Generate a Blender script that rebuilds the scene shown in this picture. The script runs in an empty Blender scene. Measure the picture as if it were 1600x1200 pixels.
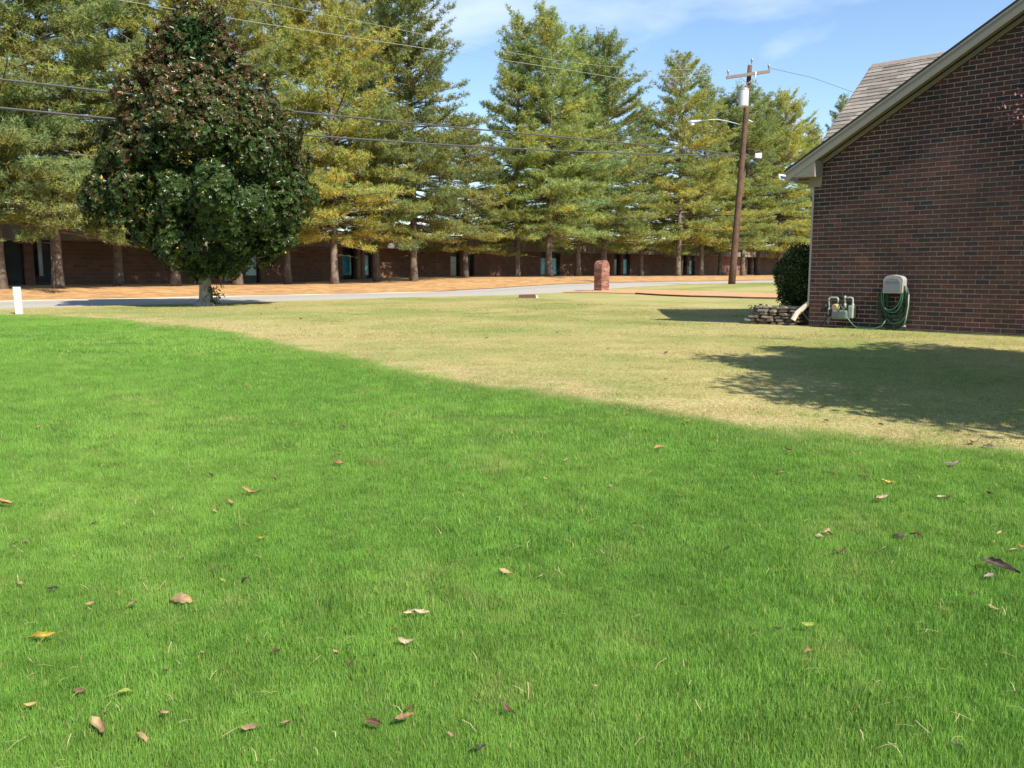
import bpy, math, random
import numpy as np
from mathutils import Vector, Matrix, Euler

random.seed(7)
rng = np.random.default_rng(11)
sc = bpy.context.scene
C = sc.collection
PI = math.pi

# ------------------------------------------------------------------ camera
F = 1330.0
PITCH = math.atan(175 / F)
cam = bpy.data.cameras.new('camera')
cam.sensor_width = 36
cam.lens = F / 1600 * 36
cam.clip_start = 0.05
cam.clip_end = 3000
co = bpy.data.objects.new('camera', cam)
C.objects.link(co)
co.location = (0, 0, 1.6)
co.rotation_euler = (PI / 2 - PITCH, 0, 0)
sc.camera = co

# ------------------------------------------------------------------ light
SUN_AZ, SUN_EL = math.radians(-50), math.radians(43)
SUN = Vector((math.cos(SUN_AZ) * math.cos(SUN_EL), math.sin(SUN_AZ) * math.cos(SUN_EL), math.sin(SUN_EL)))
w = bpy.data.worlds.new('World')
sc.world = w
w.use_nodes = True
nt = w.node_tree
nt.nodes.clear()
def wn(t, **k):
    n = nt.nodes.new(t)
    for a, b in k.items():
        setattr(n, a, b)
    return n
wout = wn('ShaderNodeOutputWorld')
bg = wn('ShaderNodeBackground')
bg.inputs[1].default_value = 0.095
sky = wn('ShaderNodeTexSky', sky_type='NISHITA')
sky.sun_disc = False
sky.sun_elevation = SUN_EL
sky.sun_rotation = math.atan2(SUN.x, SUN.y)
sky.air_density = 1.0
sky.dust_density = 0.15
sky.ozone_density = 2.2
tc = wn('ShaderNodeTexCoord')
mp = wn('ShaderNodeMapping')
mp.inputs['Scale'].default_value = (1.0, 1.0, 2.6)
nz = wn('ShaderNodeTexNoise')
nz.inputs['Scale'].default_value = 2.3
nz.inputs['Detail'].default_value = 7
nz.inputs['Roughness'].default_value = 0.52
nz.inputs['Distortion'].default_value = 0.35
rp = wn('ShaderNodeValToRGB')
rp.color_ramp.elements[0].position = 0.53
rp.color_ramp.elements[1].position = 0.72
CLOUD_RAMP = rp
mx = wn('ShaderNodeMixRGB')
mx.inputs['Color2'].default_value = (7.4, 8.0, 9.0, 1)
ml = wn('ShaderNodeMath', operation='MULTIPLY')
ml.inputs[1].default_value = 0.62
# milky band of thin cloud near the horizon
sep = wn('ShaderNodeSeparateXYZ')
mr = wn('ShaderNodeMapRange')
mr.inputs[1].default_value = 0.0
mr.inputs[2].default_value = 0.42
mr.inputs[3].default_value = 0.12
mr.inputs[4].default_value = 0.0
mxx = wn('ShaderNodeMath', operation='MAXIMUM')
L = nt.links.new
L(tc.outputs['Generated'], mp.inputs[0])
L(mp.outputs[0], nz.inputs['Vector'])
L(nz.outputs[0], rp.inputs[0])
L(rp.outputs[0], ml.inputs[0])
L(tc.outputs['Generated'], sep.inputs[0])
L(sep.outputs[2], mr.inputs[0])
L(ml.outputs[0], mxx.inputs[0])
L(mr.outputs[0], mxx.inputs[1])
L(mxx.outputs[0], mx.inputs[0])
hsv = wn('ShaderNodeHueSaturation')
hsv.inputs['Saturation'].default_value = 1.1
hsv.inputs['Value'].default_value = 1.2
L(sky.outputs[0], hsv.inputs['Color'])
L(hsv.outputs[0], mx.inputs[1])
L(mx.outputs[0], bg.inputs[0])
L(bg.outputs[0], wout.inputs[0])

sl = bpy.data.lights.new('sun', 'SUN')
sl.energy = 5.0
sl.angle = math.radians(0.53)
sl.color = (1.0, 0.93, 0.82)
so = bpy.data.objects.new('sun', sl)
C.objects.link(so)
so.rotation_euler = SUN.to_track_quat('Z', 'Y').to_euler()
so.location = (20, -20, 30)

sc.view_settings.view_transform = 'Standard'
sc.view_settings.look = 'None'
sc.view_settings.exposure = 0.80
sc.view_settings.gamma = 1
sc.view_settings.use_curve_mapping = False
sc.render.engine = 'CYCLES'
sc.cycles.max_bounces = 6
sc.cycles.transparent_max_bounces = 4

# ------------------------------------------------------------------ frame of the place: u along the street, v across it
NU = np.array([0.705, 0.709]); NU /= np.linalg.norm(NU)
NV = np.array([-NU[1], NU[0]])
def W(u, v, h=0.0):
    return (u * NU[0] + v * NV[0], u * NU[1] + v * NV[1], h)
def UV(x, y):
    return x * NU[0] + y * NU[1], x * NV[0] + y * NV[1]
def S(t):
    t = np.clip(t, 0, 1)
    return t * t * (3 - 2 * t)
def H(x, y):
    x = np.asarray(x, float); y = np.asarray(y, float)
    u, v = UV(x, y)
    d = np.maximum(y, 0)
    h = 0.67 * (1 - np.exp(-(d / 9.5) ** 1.6))
    h = h + 0.33 * S((u - 24) / 16) * S((v - 8) / 14)
    h = h - 0.12 * np.exp(-((x - 4) ** 2 + (y - 22) ** 2) / 30.0)
    h = h + 0.30 * S((v - 32) / 5)
    h = h + 0.008 * np.sin(x * 1.3 + 0.7 * y) * np.sin(y * 0.9 - 0.4 * x) + 0.012 * np.sin(0.35 * x + 1) * np.sin(0.31 * y)
    return h
def h1(x, y):
    return float(H(x, y))
def Wg(u, v, dz=0.0):
    x, y, _ = W(u, v)
    return (x, y, h1(x, y) + dz)
def ray(px, py):
    a = (px - 800) / F; b = (600 - py) / F
    return np.array([a, math.cos(PITCH) + b * math.sin(PITCH), -math.sin(PITCH) + b * math.cos(PITCH)])
def ground(px, py):
    r = ray(px, py); t = 1.0; dt = 0.02
    while t < 200:
        p = r * t
        if 1.6 + p[2] < h1(p[0], p[1]):
            break
        t += dt * (1 + t * 0.05)
    return p[0], p[1], h1(p[0], p[1])
def on_u(px, py, u0):
    r = ray(px, py); t = u0 / (r[0] * NU[0] + r[1] * NU[1]); p = r * t
    return UV(p[0], p[1])[1], p[2] + 1.6
def on_v(px, py, v0):
    r = ray(px, py); t = v0 / (r[0] * NV[0] + r[1] * NV[1]); p = r * t
    return UV(p[0], p[1])[0], p[2] + 1.6

# ------------------------------------------------------------------ materials
def mat(name, base=(0.5, 0.5, 0.5), rough=0.8, metal=0.0, noise=0.0, nscale=5.0, bump=0.0, bscale=40.0, attr=False, spec=0.5,
        base2=None, coords='pos', trans=0.0, objrand=0.0, big=0.0):
    m = bpy.data.materials.new(name); m.use_nodes = True
    t = m.node_tree; n = t.nodes; l = t.links.new
    b = n['Principled BSDF']
    b.inputs['Roughness'].default_value = rough
    b.inputs['Metallic'].default_value = metal
    b.inputs['Specular IOR Level'].default_value = spec
    col = n.new('ShaderNodeRGB'); col.outputs[0].default_value = (*base, 1)
    out = col.outputs[0]
    if attr:
        a = n.new('ShaderNodeAttribute'); a.attribute_name = 'tone'
        out = a.outputs['Color']
    geo = n.new('ShaderNodeNewGeometry')
    tcn = n.new('ShaderNodeTexCoord')
    vec = geo.outputs['Position'] if coords == 'pos' else tcn.outputs['Object']
    if base2 is not None:
        nn = n.new('ShaderNodeTexNoise'); nn.inputs['Scale'].default_value = nscale; nn.inputs['Detail'].default_value = 5
        l(vec, nn.inputs['Vector'])
        r = n.new('ShaderNodeValToRGB'); r.color_ramp.elements[0].position = 0.38; r.color_ramp.elements[1].position = 0.62
        l(nn.outputs[0], r.inputs[0])
        mm = n.new('ShaderNodeMixRGB'); l(r.outputs[0], mm.inputs[0]); l(out, mm.inputs[1]); mm.inputs[2].default_value = (*base2, 1)
        out = mm.outputs[0]
    if noise > 0:
        nn = n.new('ShaderNodeTexNoise'); nn.inputs['Scale'].default_value = nscale * 2.7; nn.inputs['Detail'].default_value = 6
        l(vec, nn.inputs['Vector'])
        mr_ = n.new('ShaderNodeMapRange'); mr_.inputs[1].default_value = 0.25; mr_.inputs[2].default_value = 0.75
        mr_.inputs[3].default_value = 1 - noise; mr_.inputs[4].default_value = 1 + noise
        l(nn.outputs[0], mr_.inputs[0])
        vm = n.new('ShaderNodeVectorMath'); vm.operation = 'SCALE'
        l(out, vm.inputs[0]); l(mr_.outputs[0], vm.inputs['Scale'])
        out = vm.outputs[0]
    if big > 0:
        nb2 = n.new('ShaderNodeTexNoise'); nb2.inputs['Scale'].default_value = 1.1; nb2.inputs['Detail'].default_value = 7; nb2.inputs['Roughness'].default_value = 0.6
        l(vec, nb2.inputs['Vector'])
        mr2 = n.new('ShaderNodeMapRange'); mr2.inputs[1].default_value = 0.3; mr2.inputs[2].default_value = 0.7
        mr2.inputs[3].default_value = 1 - big; mr2.inputs[4].default_value = 1 + big
        l(nb2.outputs[0], mr2.inputs[0])
        vm2 = n.new('ShaderNodeVectorMath'); vm2.operation = 'SCALE'
        l(out, vm2.inputs[0]); l(mr2.outputs[0], vm2.inputs['Scale'])
        out = vm2.outputs[0]
    if objrand > 0:
        oi = n.new('ShaderNodeObjectInfo')
        hs = n.new('ShaderNodeHueSaturation')
        m1 = n.new('ShaderNodeMapRange'); m1.inputs[3].default_value = 0.5 - 0.014 * objrand; m1.inputs[4].default_value = 0.5 + 0.010 * objrand
        m2 = n.new('ShaderNodeMapRange'); m2.inputs[3].default_value = 1 - 0.2 * objrand; m2.inputs[4].default_value = 1 + 0.2 * objrand
        l(oi.outputs['Random'], m1.inputs[0]); l(oi.outputs['Random'], m2.inputs[0])
        l(m1.outputs[0], hs.inputs['Hue']); l(m2.outputs[0], hs.inputs['Value']); l(out, hs.inputs['Color'])
        out = hs.outputs[0]
    l(out, b.inputs['Base Color'])
    if bump > 0:
        nb = n.new('ShaderNodeTexNoise'); nb.inputs['Scale'].default_value = bscale; nb.inputs['Detail'].default_value = 6
        l(vec, nb.inputs['Vector'])
        bp = n.new('ShaderNodeBump'); bp.inputs['Strength'].default_value = bump; bp.inputs['Distance'].default_value = 0.01
        l(nb.outputs[0], bp.inputs['Height']); l(bp.outputs[0], b.inputs['Normal'])
    if trans > 0:
        tr = n.new('ShaderNodeBsdfTranslucent'); l(out, tr.inputs[0])
        ms = n.new('ShaderNodeMixShader'); ms.inputs[0].default_value = trans
        l(b.outputs[0], ms.inputs[1]); l(tr.outputs[0], ms.inputs[2])
        l(ms.outputs[0], n['Material Output'].inputs[0])
    return m

def brick_mat(name, c1, c2, mortar, bw=0.215, bh=0.0794, axis='u', scale=1.0, ms=0.011):
    m = bpy.data.materials.new(name); m.use_nodes = True
    t = m.node_tree; n = t.nodes; l = t.links.new; b = n['Principled BSDF']; b.inputs['Roughness'].default_value = 0.9
    geo = n.new('ShaderNodeNewGeometry')
    d = n.new('ShaderNodeVectorMath'); d.operation = 'DOT_PRODUCT'
    vv = (NU[0], NU[1], 0) if axis == 'u' else ((NV[0], NV[1], 0) if axis == 'v' else (NU[0] + NV[0], NU[1] + NV[1], 0))
    d.inputs[1].default_value = vv
    s = n.new('ShaderNodeSeparateXYZ'); c = n.new('ShaderNodeCombineXYZ')
    l(geo.outputs['Position'], d.inputs[0]); l(geo.outputs['Position'], s.inputs[0])
    l(d.outputs['Value'], c.inputs[0]); l(s.outputs[2], c.inputs[1])
    bt = n.new('ShaderNodeTexBrick')
    bt.inputs['Color1'].default_value = (*c1, 1); bt.inputs['Color2'].default_value = (*c2, 1); bt.inputs['Mortar'].default_value = (*mortar, 1)
    bt.inputs['Scale'].default_value = 1; bt.inputs['Mortar Size'].default_value = ms / 2
    bt.inputs['Brick Width'].default_value = bw; bt.inputs['Row Height'].default_value = bh
    l(c.outputs[0], bt.inputs['Vector'])
    nn = n.new('ShaderNodeTexNoise'); nn.inputs['Scale'].default_value = 0.8; nn.inputs['Detail'].default_value = 6
    l(geo.outputs['Position'], nn.inputs['Vector'])
    mr_ = n.new('ShaderNodeMapRange'); mr_.inputs[3].default_value = 0.7; mr_.inputs[4].default_value = 1.3
    l(nn.outputs[0], mr_.inputs[0])
    vm = n.new('ShaderNodeVectorMath'); vm.operation = 'SCALE'; l(bt.outputs[0], vm.inputs[0]); l(mr_.outputs[0], vm.inputs['Scale'])
    l(vm.outputs[0], b.inputs['Base Color'])
    bp = n.new('ShaderNodeBump'); bp.inputs['Strength'].default_value = 0.6; bp.inputs['Distance'].default_value = 0.01; bp.invert = True
    l(bt.outputs['Fac'], bp.inputs['Height']); l(bp.outputs[0], b.inputs['Normal'])
    return m

def lawn_mat():
    m = bpy.data.materials.new('lawn'); m.use_nodes = True
    t = m.node_tree; n = t.nodes; l = t.links.new; b = n['Principled BSDF']; b.inputs['Roughness'].default_value = 0.95
    b.inputs['Specular IOR Level'].default_value = 0.1
    geo = n.new('ShaderNodeNewGeometry')
    def noise(scale, det=5, rough=0.55):
        q = n.new('ShaderNodeTexNoise'); q.inputs['Scale'].default_value = scale; q.inputs['Detail'].default_value = det
        q.inputs['Roughness'].default_value = rough
        l(geo.outputs['Position'], q.inputs['Vector']); return q.outputs[0]
    def ramp(src, a, c0, b_, c1):
        r = n.new('ShaderNodeValToRGB'); r.color_ramp.elements[0].position = a; r.color_ramp.elements[1].position = b_
        r.color_ramp.elements[0].color = (*c0, 1); r.color_ramp.elements[1].color = (*c1, 1); l(src, r.inputs[0]); return r.outputs[0]
    def mix(f, a, c):
        q = n.new('ShaderNodeMixRGB'); l(f, q.inputs[0])
        for i, x in ((1, a), (2, c)):
            if isinstance(x, tuple): q.inputs[i].default_value = (*x, 1)
            else: l(x, q.inputs[i])
        return q.outputs[0]
    big = ramp(noise(0.32, 6, 0.62), 0.44, (0, 0, 0), 0.62, (1, 1, 1))
    tan = mix(noise(3.0), (0.45, 0.39, 0.17), (0.36, 0.33, 0.125))
    grn = mix(noise(5.0), (0.30, 0.31, 0.095), (0.22, 0.27, 0.075))
    dorm = mix(big, tan, grn)
    # dead straw fringe along the sprayed edge
    fr = n.new('ShaderNodeAttribute'); fr.attribute_name = 'fringe'
    dorm = mix(fr.outputs['Fac'], dorm, (0.50, 0.37, 0.20))
    fine = ramp(noise(28, 6, 0.7), 0.3, (0.45, 0.45, 0.45), 0.7, (1.32, 1.32, 1.32))
    mul = n.new('ShaderNodeMixRGB'); mul.blend_type = 'MULTIPLY'; mul.inputs[0].default_value = 1.0
    l(dorm, mul.inputs[1]); l(fine, mul.inputs[2])
    g = n.new('ShaderNodeAttribute'); g.attribute_name = 'green'
    soil = mix(noise(40, 6), (0.05, 0.11, 0.015), (0.10, 0.15, 0.03))
    out = mix(g.outputs['Fac'], mul.outputs[0], soil)
    l(out, b.inputs['Base Color'])
    bp = n.new('ShaderNodeBump'); bp.inputs['Strength'].default_value = 0.5; bp.inputs['Distance'].default_value = 0.03
    l(noise(22, 8, 0.7), bp.inputs['Height']); l(bp.outputs[0], b.inputs['Normal'])
    return m

def blade_mat(name, c1, c2, big1=None, bigs=0.35, dry=None, dryfac=0.28):
    m = bpy.data.materials.new(name); m.use_nodes = True
    t = m.node_tree; n = t.nodes; l = t.links.new; b = n['Principled BSDF']; b.inputs['Roughness'].default_value = 0.55
    b.inputs['Specular IOR Level'].default_value = 0.25
    geo = n.new('ShaderNodeNewGeometry')
    a = n.new('ShaderNodeAttribute'); a.attribute_name = 'tone'
    mm = n.new('ShaderNodeMixRGB'); l(a.outputs['Fac'], mm.inputs[0]); mm.inputs[1].default_value = (*c1, 1); mm.inputs[2].default_value = (*c2, 1)
    out = mm.outputs[0]
    if big1:
        q = n.new('ShaderNodeTexNoise'); q.inputs['Scale'].default_value = bigs; q.inputs['Detail'].default_value = 6; q.inputs['Roughness'].default_value = 0.62
        l(geo.outputs['Position'], q.inputs['Vector'])
        r = n.new('ShaderNodeValToRGB'); r.color_ramp.elements[0].position = 0.44; r.color_ramp.elements[1].position = 0.62
        l(q.outputs[0], r.inputs[0])
        m2 = n.new('ShaderNodeMixRGB'); l(r.outputs[0], m2.inputs[0]); l(out, m2.inputs[1]); m2.inputs[2].default_value = (*big1, 1)
        out = m2.outputs[0]
    qv = n.new('ShaderNodeTexNoise'); qv.inputs['Scale'].default_value = 4.5; qv.inputs['Detail'].default_value = 4
    l(geo.outputs['Position'], qv.inputs['Vector'])
    mv_ = n.new('ShaderNodeMapRange'); mv_.inputs[1].default_value = 0.3; mv_.inputs[2].default_value = 0.7; mv_.inputs[3].default_value = 0.80; mv_.inputs[4].default_value = 1.18
    l(qv.outputs[0], mv_.inputs[0])
    vs_ = n.new('ShaderNodeVectorMath'); vs_.operation = 'SCALE'; l(out, vs_.inputs[0]); l(mv_.outputs[0], vs_.inputs['Scale']); out = vs_.outputs[0]
    if dry:
        ds = n.new('ShaderNodeAttribute'); ds.attribute_name = 'dry'
        m3 = n.new('ShaderNodeMixRGB'); qd = n.new('ShaderNodeTexNoise'); qd.inputs['Scale'].default_value = 1.7; qd.inputs['Detail'].default_value = 5; qd.inputs['Roughness'].default_value = 0.65
        l(geo.outputs['Position'], qd.inputs['Vector'])
        md_ = n.new('ShaderNodeMapRange'); md_.inputs[1].default_value = 0.56; md_.inputs[2].default_value = 0.72; md_.inputs[3].default_value = 0.0; md_.inputs[4].default_value = dryfac
        l(qd.outputs[0], md_.inputs[0])
        ad_ = n.new('ShaderNodeMath'); ad_.operation = 'ADD'; ad_.use_clamp = True; l(ds.outputs['Fac'], ad_.inputs[0]); l(md_.outputs[0], ad_.inputs[1]); l(ad_.outputs[0], m3.inputs[0]); l(out, m3.inputs[1]); m3.inputs[2].default_value = (*dry, 1)
        out = m3.outputs[0]
    l(out, b.inputs['Base Color'])
    tr = n.new('ShaderNodeBsdfTranslucent'); l(out, tr.inputs[0])
    ms = n.new('ShaderNodeMixShader'); ms.inputs[0].default_value = 0.35
    l(b.outputs[0], ms.inputs[1]); l(tr.outputs[0], ms.inputs[2]); l(ms.outputs[0], n['Material Output'].inputs[0])
    return m

M = {}
M['lawn'] = lawn_mat()
M['green_blade'] = blade_mat('green_blade', (0.108, 0.262, 0.032), (0.245, 0.44, 0.078), big1=(0.235, 0.41, 0.072), bigs=0.5, dry=(0.55, 0.48, 0.20))
M['tan_blade'] = blade_mat('tan_blade', (0.48, 0.42, 0.185), (0.36, 0.33, 0.12), big1=(0.28, 0.33, 0.10), bigs=0.32, dry=(0.6, 0.46, 0.24))
M['road'] = mat('road', (0.38, 0.345, 0.30), 0.9, noise=0.08, nscale=3, bump=0.3, bscale=60)
M['straw'] = mat('pine_straw', (0.48, 0.27, 0.10), 0.95, base2=(0.33, 0.18, 0.07), nscale=1.6, noise=0.22, bump=0.8, bscale=9)
M['drive'] = mat('driveway', (0.52, 0.28, 0.13), 0.9, base2=(0.46, 0.25, 0.12), nscale=1.5, noise=0.12, bump=0.3, bscale=30)
M['dark_brown'] = mat('dark_brown', (0.11, 0.055, 0.035), 0.9, noise=0.2)
M['brick'] = mat('brick', attr=True, rough=0.88, noise=0.25, nscale=9, bump=0.5, bscale=120, big=0.28)
M['mortar'] = mat('mortar', (0.50, 0.41, 0.33), 0.95, noise=0.2, nscale=6, bump=0.4, bscale=200, big=0.25)
M['house_brick'] = brick_mat('house_brick', (0.10, 0.045, 0.034), (0.06, 0.032, 0.028), (0.25, 0.21, 0.17), axis='uv')
M['far_brick'] = brick_mat('far_brick', (0.22, 0.11, 0.08), (0.15, 0.08, 0.06), (0.19, 0.135, 0.10), bw=0.4, bh=0.2, axis='u', ms=0.03)
M['post_brick'] = mat('post_brick', attr=True, rough=0.9, noise=0.12, nscale=9)
M['trim'] = mat('trim_paint', (0.25, 0.22, 0.17), 0.6, noise=0.05, nscale=3)
M['trim_dark'] = mat('soffit_paint', (0.22, 0.185, 0.13), 0.7, noise=0.05, nscale=3)
M['white'] = mat('white_paint', (0.78, 0.76, 0.70), 0.5, noise=0.04)
M['drip'] = mat('drip_edge', (0.03, 0.025, 0.02), 0.8)
M['shingle'] = mat('shingle', attr=True, rough=0.95, noise=0.15, nscale=6, bump=0.6, bscale=90)
M['bark'] = mat('pine_bark', (0.19, 0.15, 0.115), 0.95, base2=(0.11, 0.085, 0.065), nscale=5, noise=0.2, bump=1.0, bscale=14)
M['mag_bark'] = mat('magnolia_bark', (0.36, 0.31, 0.24), 0.9, base2=(0.25, 0.22, 0.17), nscale=6, noise=0.15, bump=0.6, bscale=18)
M['needle'] = mat('pine_needle', attr=True, rough=0.6, spec=0.2, trans=0.38, objrand=1.0)
M['mag_leaf'] = mat('magnolia_leaf', attr=True, rough=0.28, spec=0.26, trans=0.06)
M['leaf'] = mat('shrub_leaf', attr=True, rough=0.5, spec=0.3, trans=0.2)
M['pole'] = mat('pole_wood', (0.115, 0.056, 0.034), 0.9, base2=(0.075, 0.04, 0.027), nscale=3, noise=0.25, bump=0.8, bscale=12)
M['grey_wood'] = mat('grey_wood', (0.20, 0.16, 0.14), 0.9, noise=0.2)
M['galv'] = mat('galvanised_metal', (0.30, 0.33, 0.36), 0.45, metal=0.3)
M['wire'] = mat('wire', (0.06, 0.06, 0.06), 0.6)
M['wire_light'] = mat('bare_wire', (0.28, 0.29, 0.24), 0.5)
M['can'] = mat('transformer_paint', (0.48, 0.51, 0.53), 0.4)
M['glass_teal'] = mat('teal_glass', (0.03, 0.42, 0.62), 0.2, base2=(0.20, 0.55, 0.55), nscale=2.0, spec=0.8)
M['dark'] = mat('dark_frame', (0.018, 0.018, 0.022), 0.4)
M['glass_dark'] = mat('dark_glass', (0.012, 0.03, 0.045), 0.12, spec=0.7)
M['fascia_far'] = mat('ribbed_fascia', (0.21, 0.18, 0.15), 0.7, noise=0.15, nscale=0.7)
M['col_far'] = mat('entrance_column', (0.24, 0.155, 0.11), 0.8, noise=0.1)
M['hose'] = mat('hose_rubber', (0.014, 0.055, 0.028), 0.35, noise=0.2, nscale=8)
M['hose_lt'] = mat('hose_rubber_pale', (0.05, 0.14, 0.08), 0.35, noise=0.2, nscale=8)
M['reel'] = mat('reel_plastic', (0.33, 0.31, 0.29), 0.45, noise=0.05)
M['reel_in'] = mat('reel_panel', (0.19, 0.20, 0.23), 0.4, noise=0.05)
M['meter'] = mat('meter_paint', (0.13, 0.155, 0.15), 0.5, noise=0.1, nscale=8)
M['pipe'] = mat('meter_pipe', (0.30, 0.33, 0.28), 0.5, noise=0.15, nscale=10)
M['regul'] = mat('regulator_cap', (0.35, 0.27, 0.15), 0.6)
M['black'] = mat('black_cable', (0.015, 0.015, 0.015), 0.5)
M['stone'] = mat('field_stone', attr=True, rough=0.9, noise=0.25, nscale=8, bump=0.7, bscale=30)
M['spout'] = mat('downspout_paint', (0.62, 0.55, 0.42), 0.5, noise=0.06)
M['spout_grey'] = mat('downspout_grey', (0.35, 0.33, 0.32), 0.5, noise=0.06)
M['soil'] = mat('bed_soil', (0.05, 0.035, 0.022), 0.95, noise=0.3, nscale=9, bump=0.8, bscale=30)
M['red_leaf'] = mat('red_leaf', attr=True, rough=0.5, trans=0.25)
M['post_pale'] = mat('marker_post', (0.55, 0.62, 0.52), 0.5, noise=0.04)

# ------------------------------------------------------------------ mesh helpers
def root_loc(o):
    while o.parent is not None:
        o = o.parent
    return Vector(o.location)
class MB:
    def __init__(self):
        self.v = []; self.f = []; self.c = []
    def add(self, vs, fs, col=None):
        k = len(self.v)
        self.v += [tuple(p) for p in vs]
        self.f += [tuple(i + k for i in q) for q in fs]
        if col is not None or self.c:
            self.c += [col or (0.5, 0.5, 0.5)] * len(vs)
    def hexa(self, p, col=None):     # p: 8 corners, bottom 4 then top 4
        self.add(p, [(0, 3, 2, 1), (4, 5, 6, 7), (0, 1, 5, 4), (1, 2, 6, 5), (2, 3, 7, 6), (3, 0, 4, 7)], col)
    def bx(self, u0, u1, v0, v1, h0, h1_, col=None):   # axis-aligned in the street frame
        self.hexa([W(u0, v0, h0), W(u1, v0, h0), W(u1, v1, h0), W(u0, v1, h0), W(u0, v0, h1_), W(u1, v0, h1_), W(u1, v1, h1_), W(u0, v1, h1_)], col)
    def prism(self, poly, d, col=None):   # poly of 3D points swept by vector d
        n = len(poly); a = [Vector(p) for p in poly]; b = [p + Vector(d) for p in a]
        self.add(a + b, [tuple(range(n))[::-1], tuple(range(n, 2 * n))] + [(i, (i + 1) % n, (i + 1) % n + n, i + n) for i in range(n)], col)
    def tube(self, pts, rad, n=8, caps=True, col=None):
        pts = [Vector(p) for p in pts]
        rad = [float(x) for x in rad] if hasattr(rad, "__len__") else [float(rad)] * len(pts)
        vs = []; up = None
        for i, p in enumerate(pts):
            t = (pts[min(i + 1, len(pts) - 1)] - pts[max(i - 1, 0)]).normalized()
            if up is None: up = Vector((0, 0, 1)) if abs(t.z) < 0.9 else Vector((1, 0, 0))
            a = t.cross(up).normalized(); b = a.cross(t).normalized(); up = b
            for k in range(n):
                q = 2 * PI * k / n
                vs.append(p + rad[i] * (math.cos(q) * a + math.sin(q) * b))
        fs = [(i * n + k, i * n + (k + 1) % n, (i + 1) * n + (k + 1) % n, (i + 1) * n + k) for i in range(len(pts) - 1) for k in range(n)]
        if caps:
            fs += [tuple(range(n))[::-1], tuple(range((len(pts) - 1) * n, len(pts) * n))]
        self.add(vs, fs, col)
    def build(self, name, m, parent=None, smooth=False, bevel=0.0):
        me = bpy.data.meshes.new(name)
        o0 = root_loc(parent) if parent is not None else None
        vs = self.v if o0 is None else [(p[0] - o0.x, p[1] - o0.y, p[2] - o0.z) for p in self.v]
        me.from_pydata(vs, [], self.f); me.materials.append(m)
        if self.c:
            a = me.color_attributes.new('tone', 'FLOAT_COLOR', 'POINT')
            a.data.foreach_set('color', np.array([(*c, 1) for c in self.c], dtype=np.float32).ravel())
        me.update()
        if smooth: me.polygons.foreach_set('use_smooth', [True] * len(me.polygons))
        o = bpy.data.objects.new(name, me); C.objects.link(o)
        if parent is not None: o.parent = parent
        if bevel > 0:
            b = o.modifiers.new('bevel', 'BEVEL'); b.width = bevel; b.segments = 2; b.limit_method = 'ANGLE'
        return o
def np_mesh(name, V, Fc, m, col=None, smooth=False, extra=None):
    me = bpy.data.meshes.new(name)
    k = Fc.shape[1]
    me.vertices.add(len(V)); me.vertices.foreach_set('co', V.astype(np.float32).ravel())
    me.loops.add(Fc.size); me.loops.foreach_set('vertex_index', Fc.astype(np.int32).ravel())
    me.polygons.add(len(Fc)); me.polygons.foreach_set('loop_start', np.arange(0, Fc.size, k, dtype=np.int32))
    if m: me.materials.append(m)
    if col is not None:
        a = me.color_attributes.new('tone', 'FLOAT_COLOR', 'POINT')
        a.data.foreach_set('color', np.concatenate([col, np.ones((len(col), 1))], 1).astype(np.float32).ravel())
    for nm, arr in (extra or {}).items():
        a = me.attributes.new(nm, 'FLOAT', 'POINT'); a.data.foreach_set('value', arr.astype(np.float32))
    me.update(calc_edges=True)
    if smooth: me.polygons.foreach_set('use_smooth', [True] * len(me.polygons))
    return me
def link(name, me, parent=None):
    o = bpy.data.objects.new(name, me); C.objects.link(o)
    if parent is not None: o.parent = parent
    return o
def tag(o, label, cat, group=None, kind=None):
    o['label'] = label; o['category'] = cat
    if group: o['group'] = group
    if kind: o['kind'] = kind
    return o
def thing(name, label, cat, loc=(0, 0, 0), group=None):
    o = bpy.data.objects.new(name, None); C.objects.link(o)
    o.location = loc; o.empty_display_size = 0.1
    return tag(o, label, cat, group)
def unit(a):
    return a / np.maximum(np.linalg.norm(a, axis=1, keepdims=True), 1e-9)

# ------------------------------------------------------------------ boundary of the green seeded lawn
BND = [(-40, 493), (0, 493), (60, 493), (120, 496), (200, 502), (300, 512), (400, 530), (500, 552), (600, 573), (700, 592), (800, 609), (900, 625),
       (1000, 640), (1100, 655), (1200, 668), (1300, 680), (1400, 691), (1500, 702), (1620, 716)]
bp_ = np.array([ground(*q)[:2] for q in BND])
bp_ = bp_[np.argsort(bp_[:, 0])]
def bound(x):
    x = np.asarray(x, float)
    y = np.interp(x, bp_[:, 0], bp_[:, 1])
    y = np.where(x > bp_[-1, 0], bp_[-1, 1] - 0.75 * (x - bp_[-1, 0]), y)
    y = np.where(x < bp_[0, 0], bp_[0, 1] - 0.05 * (bp_[0, 0] - x), y)
    return y + 0.07 * np.sin(2.1 * x) + 0.05 * np.sin(5.3 * x + 1) + 0.03 * np.sin(13 * x)

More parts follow.
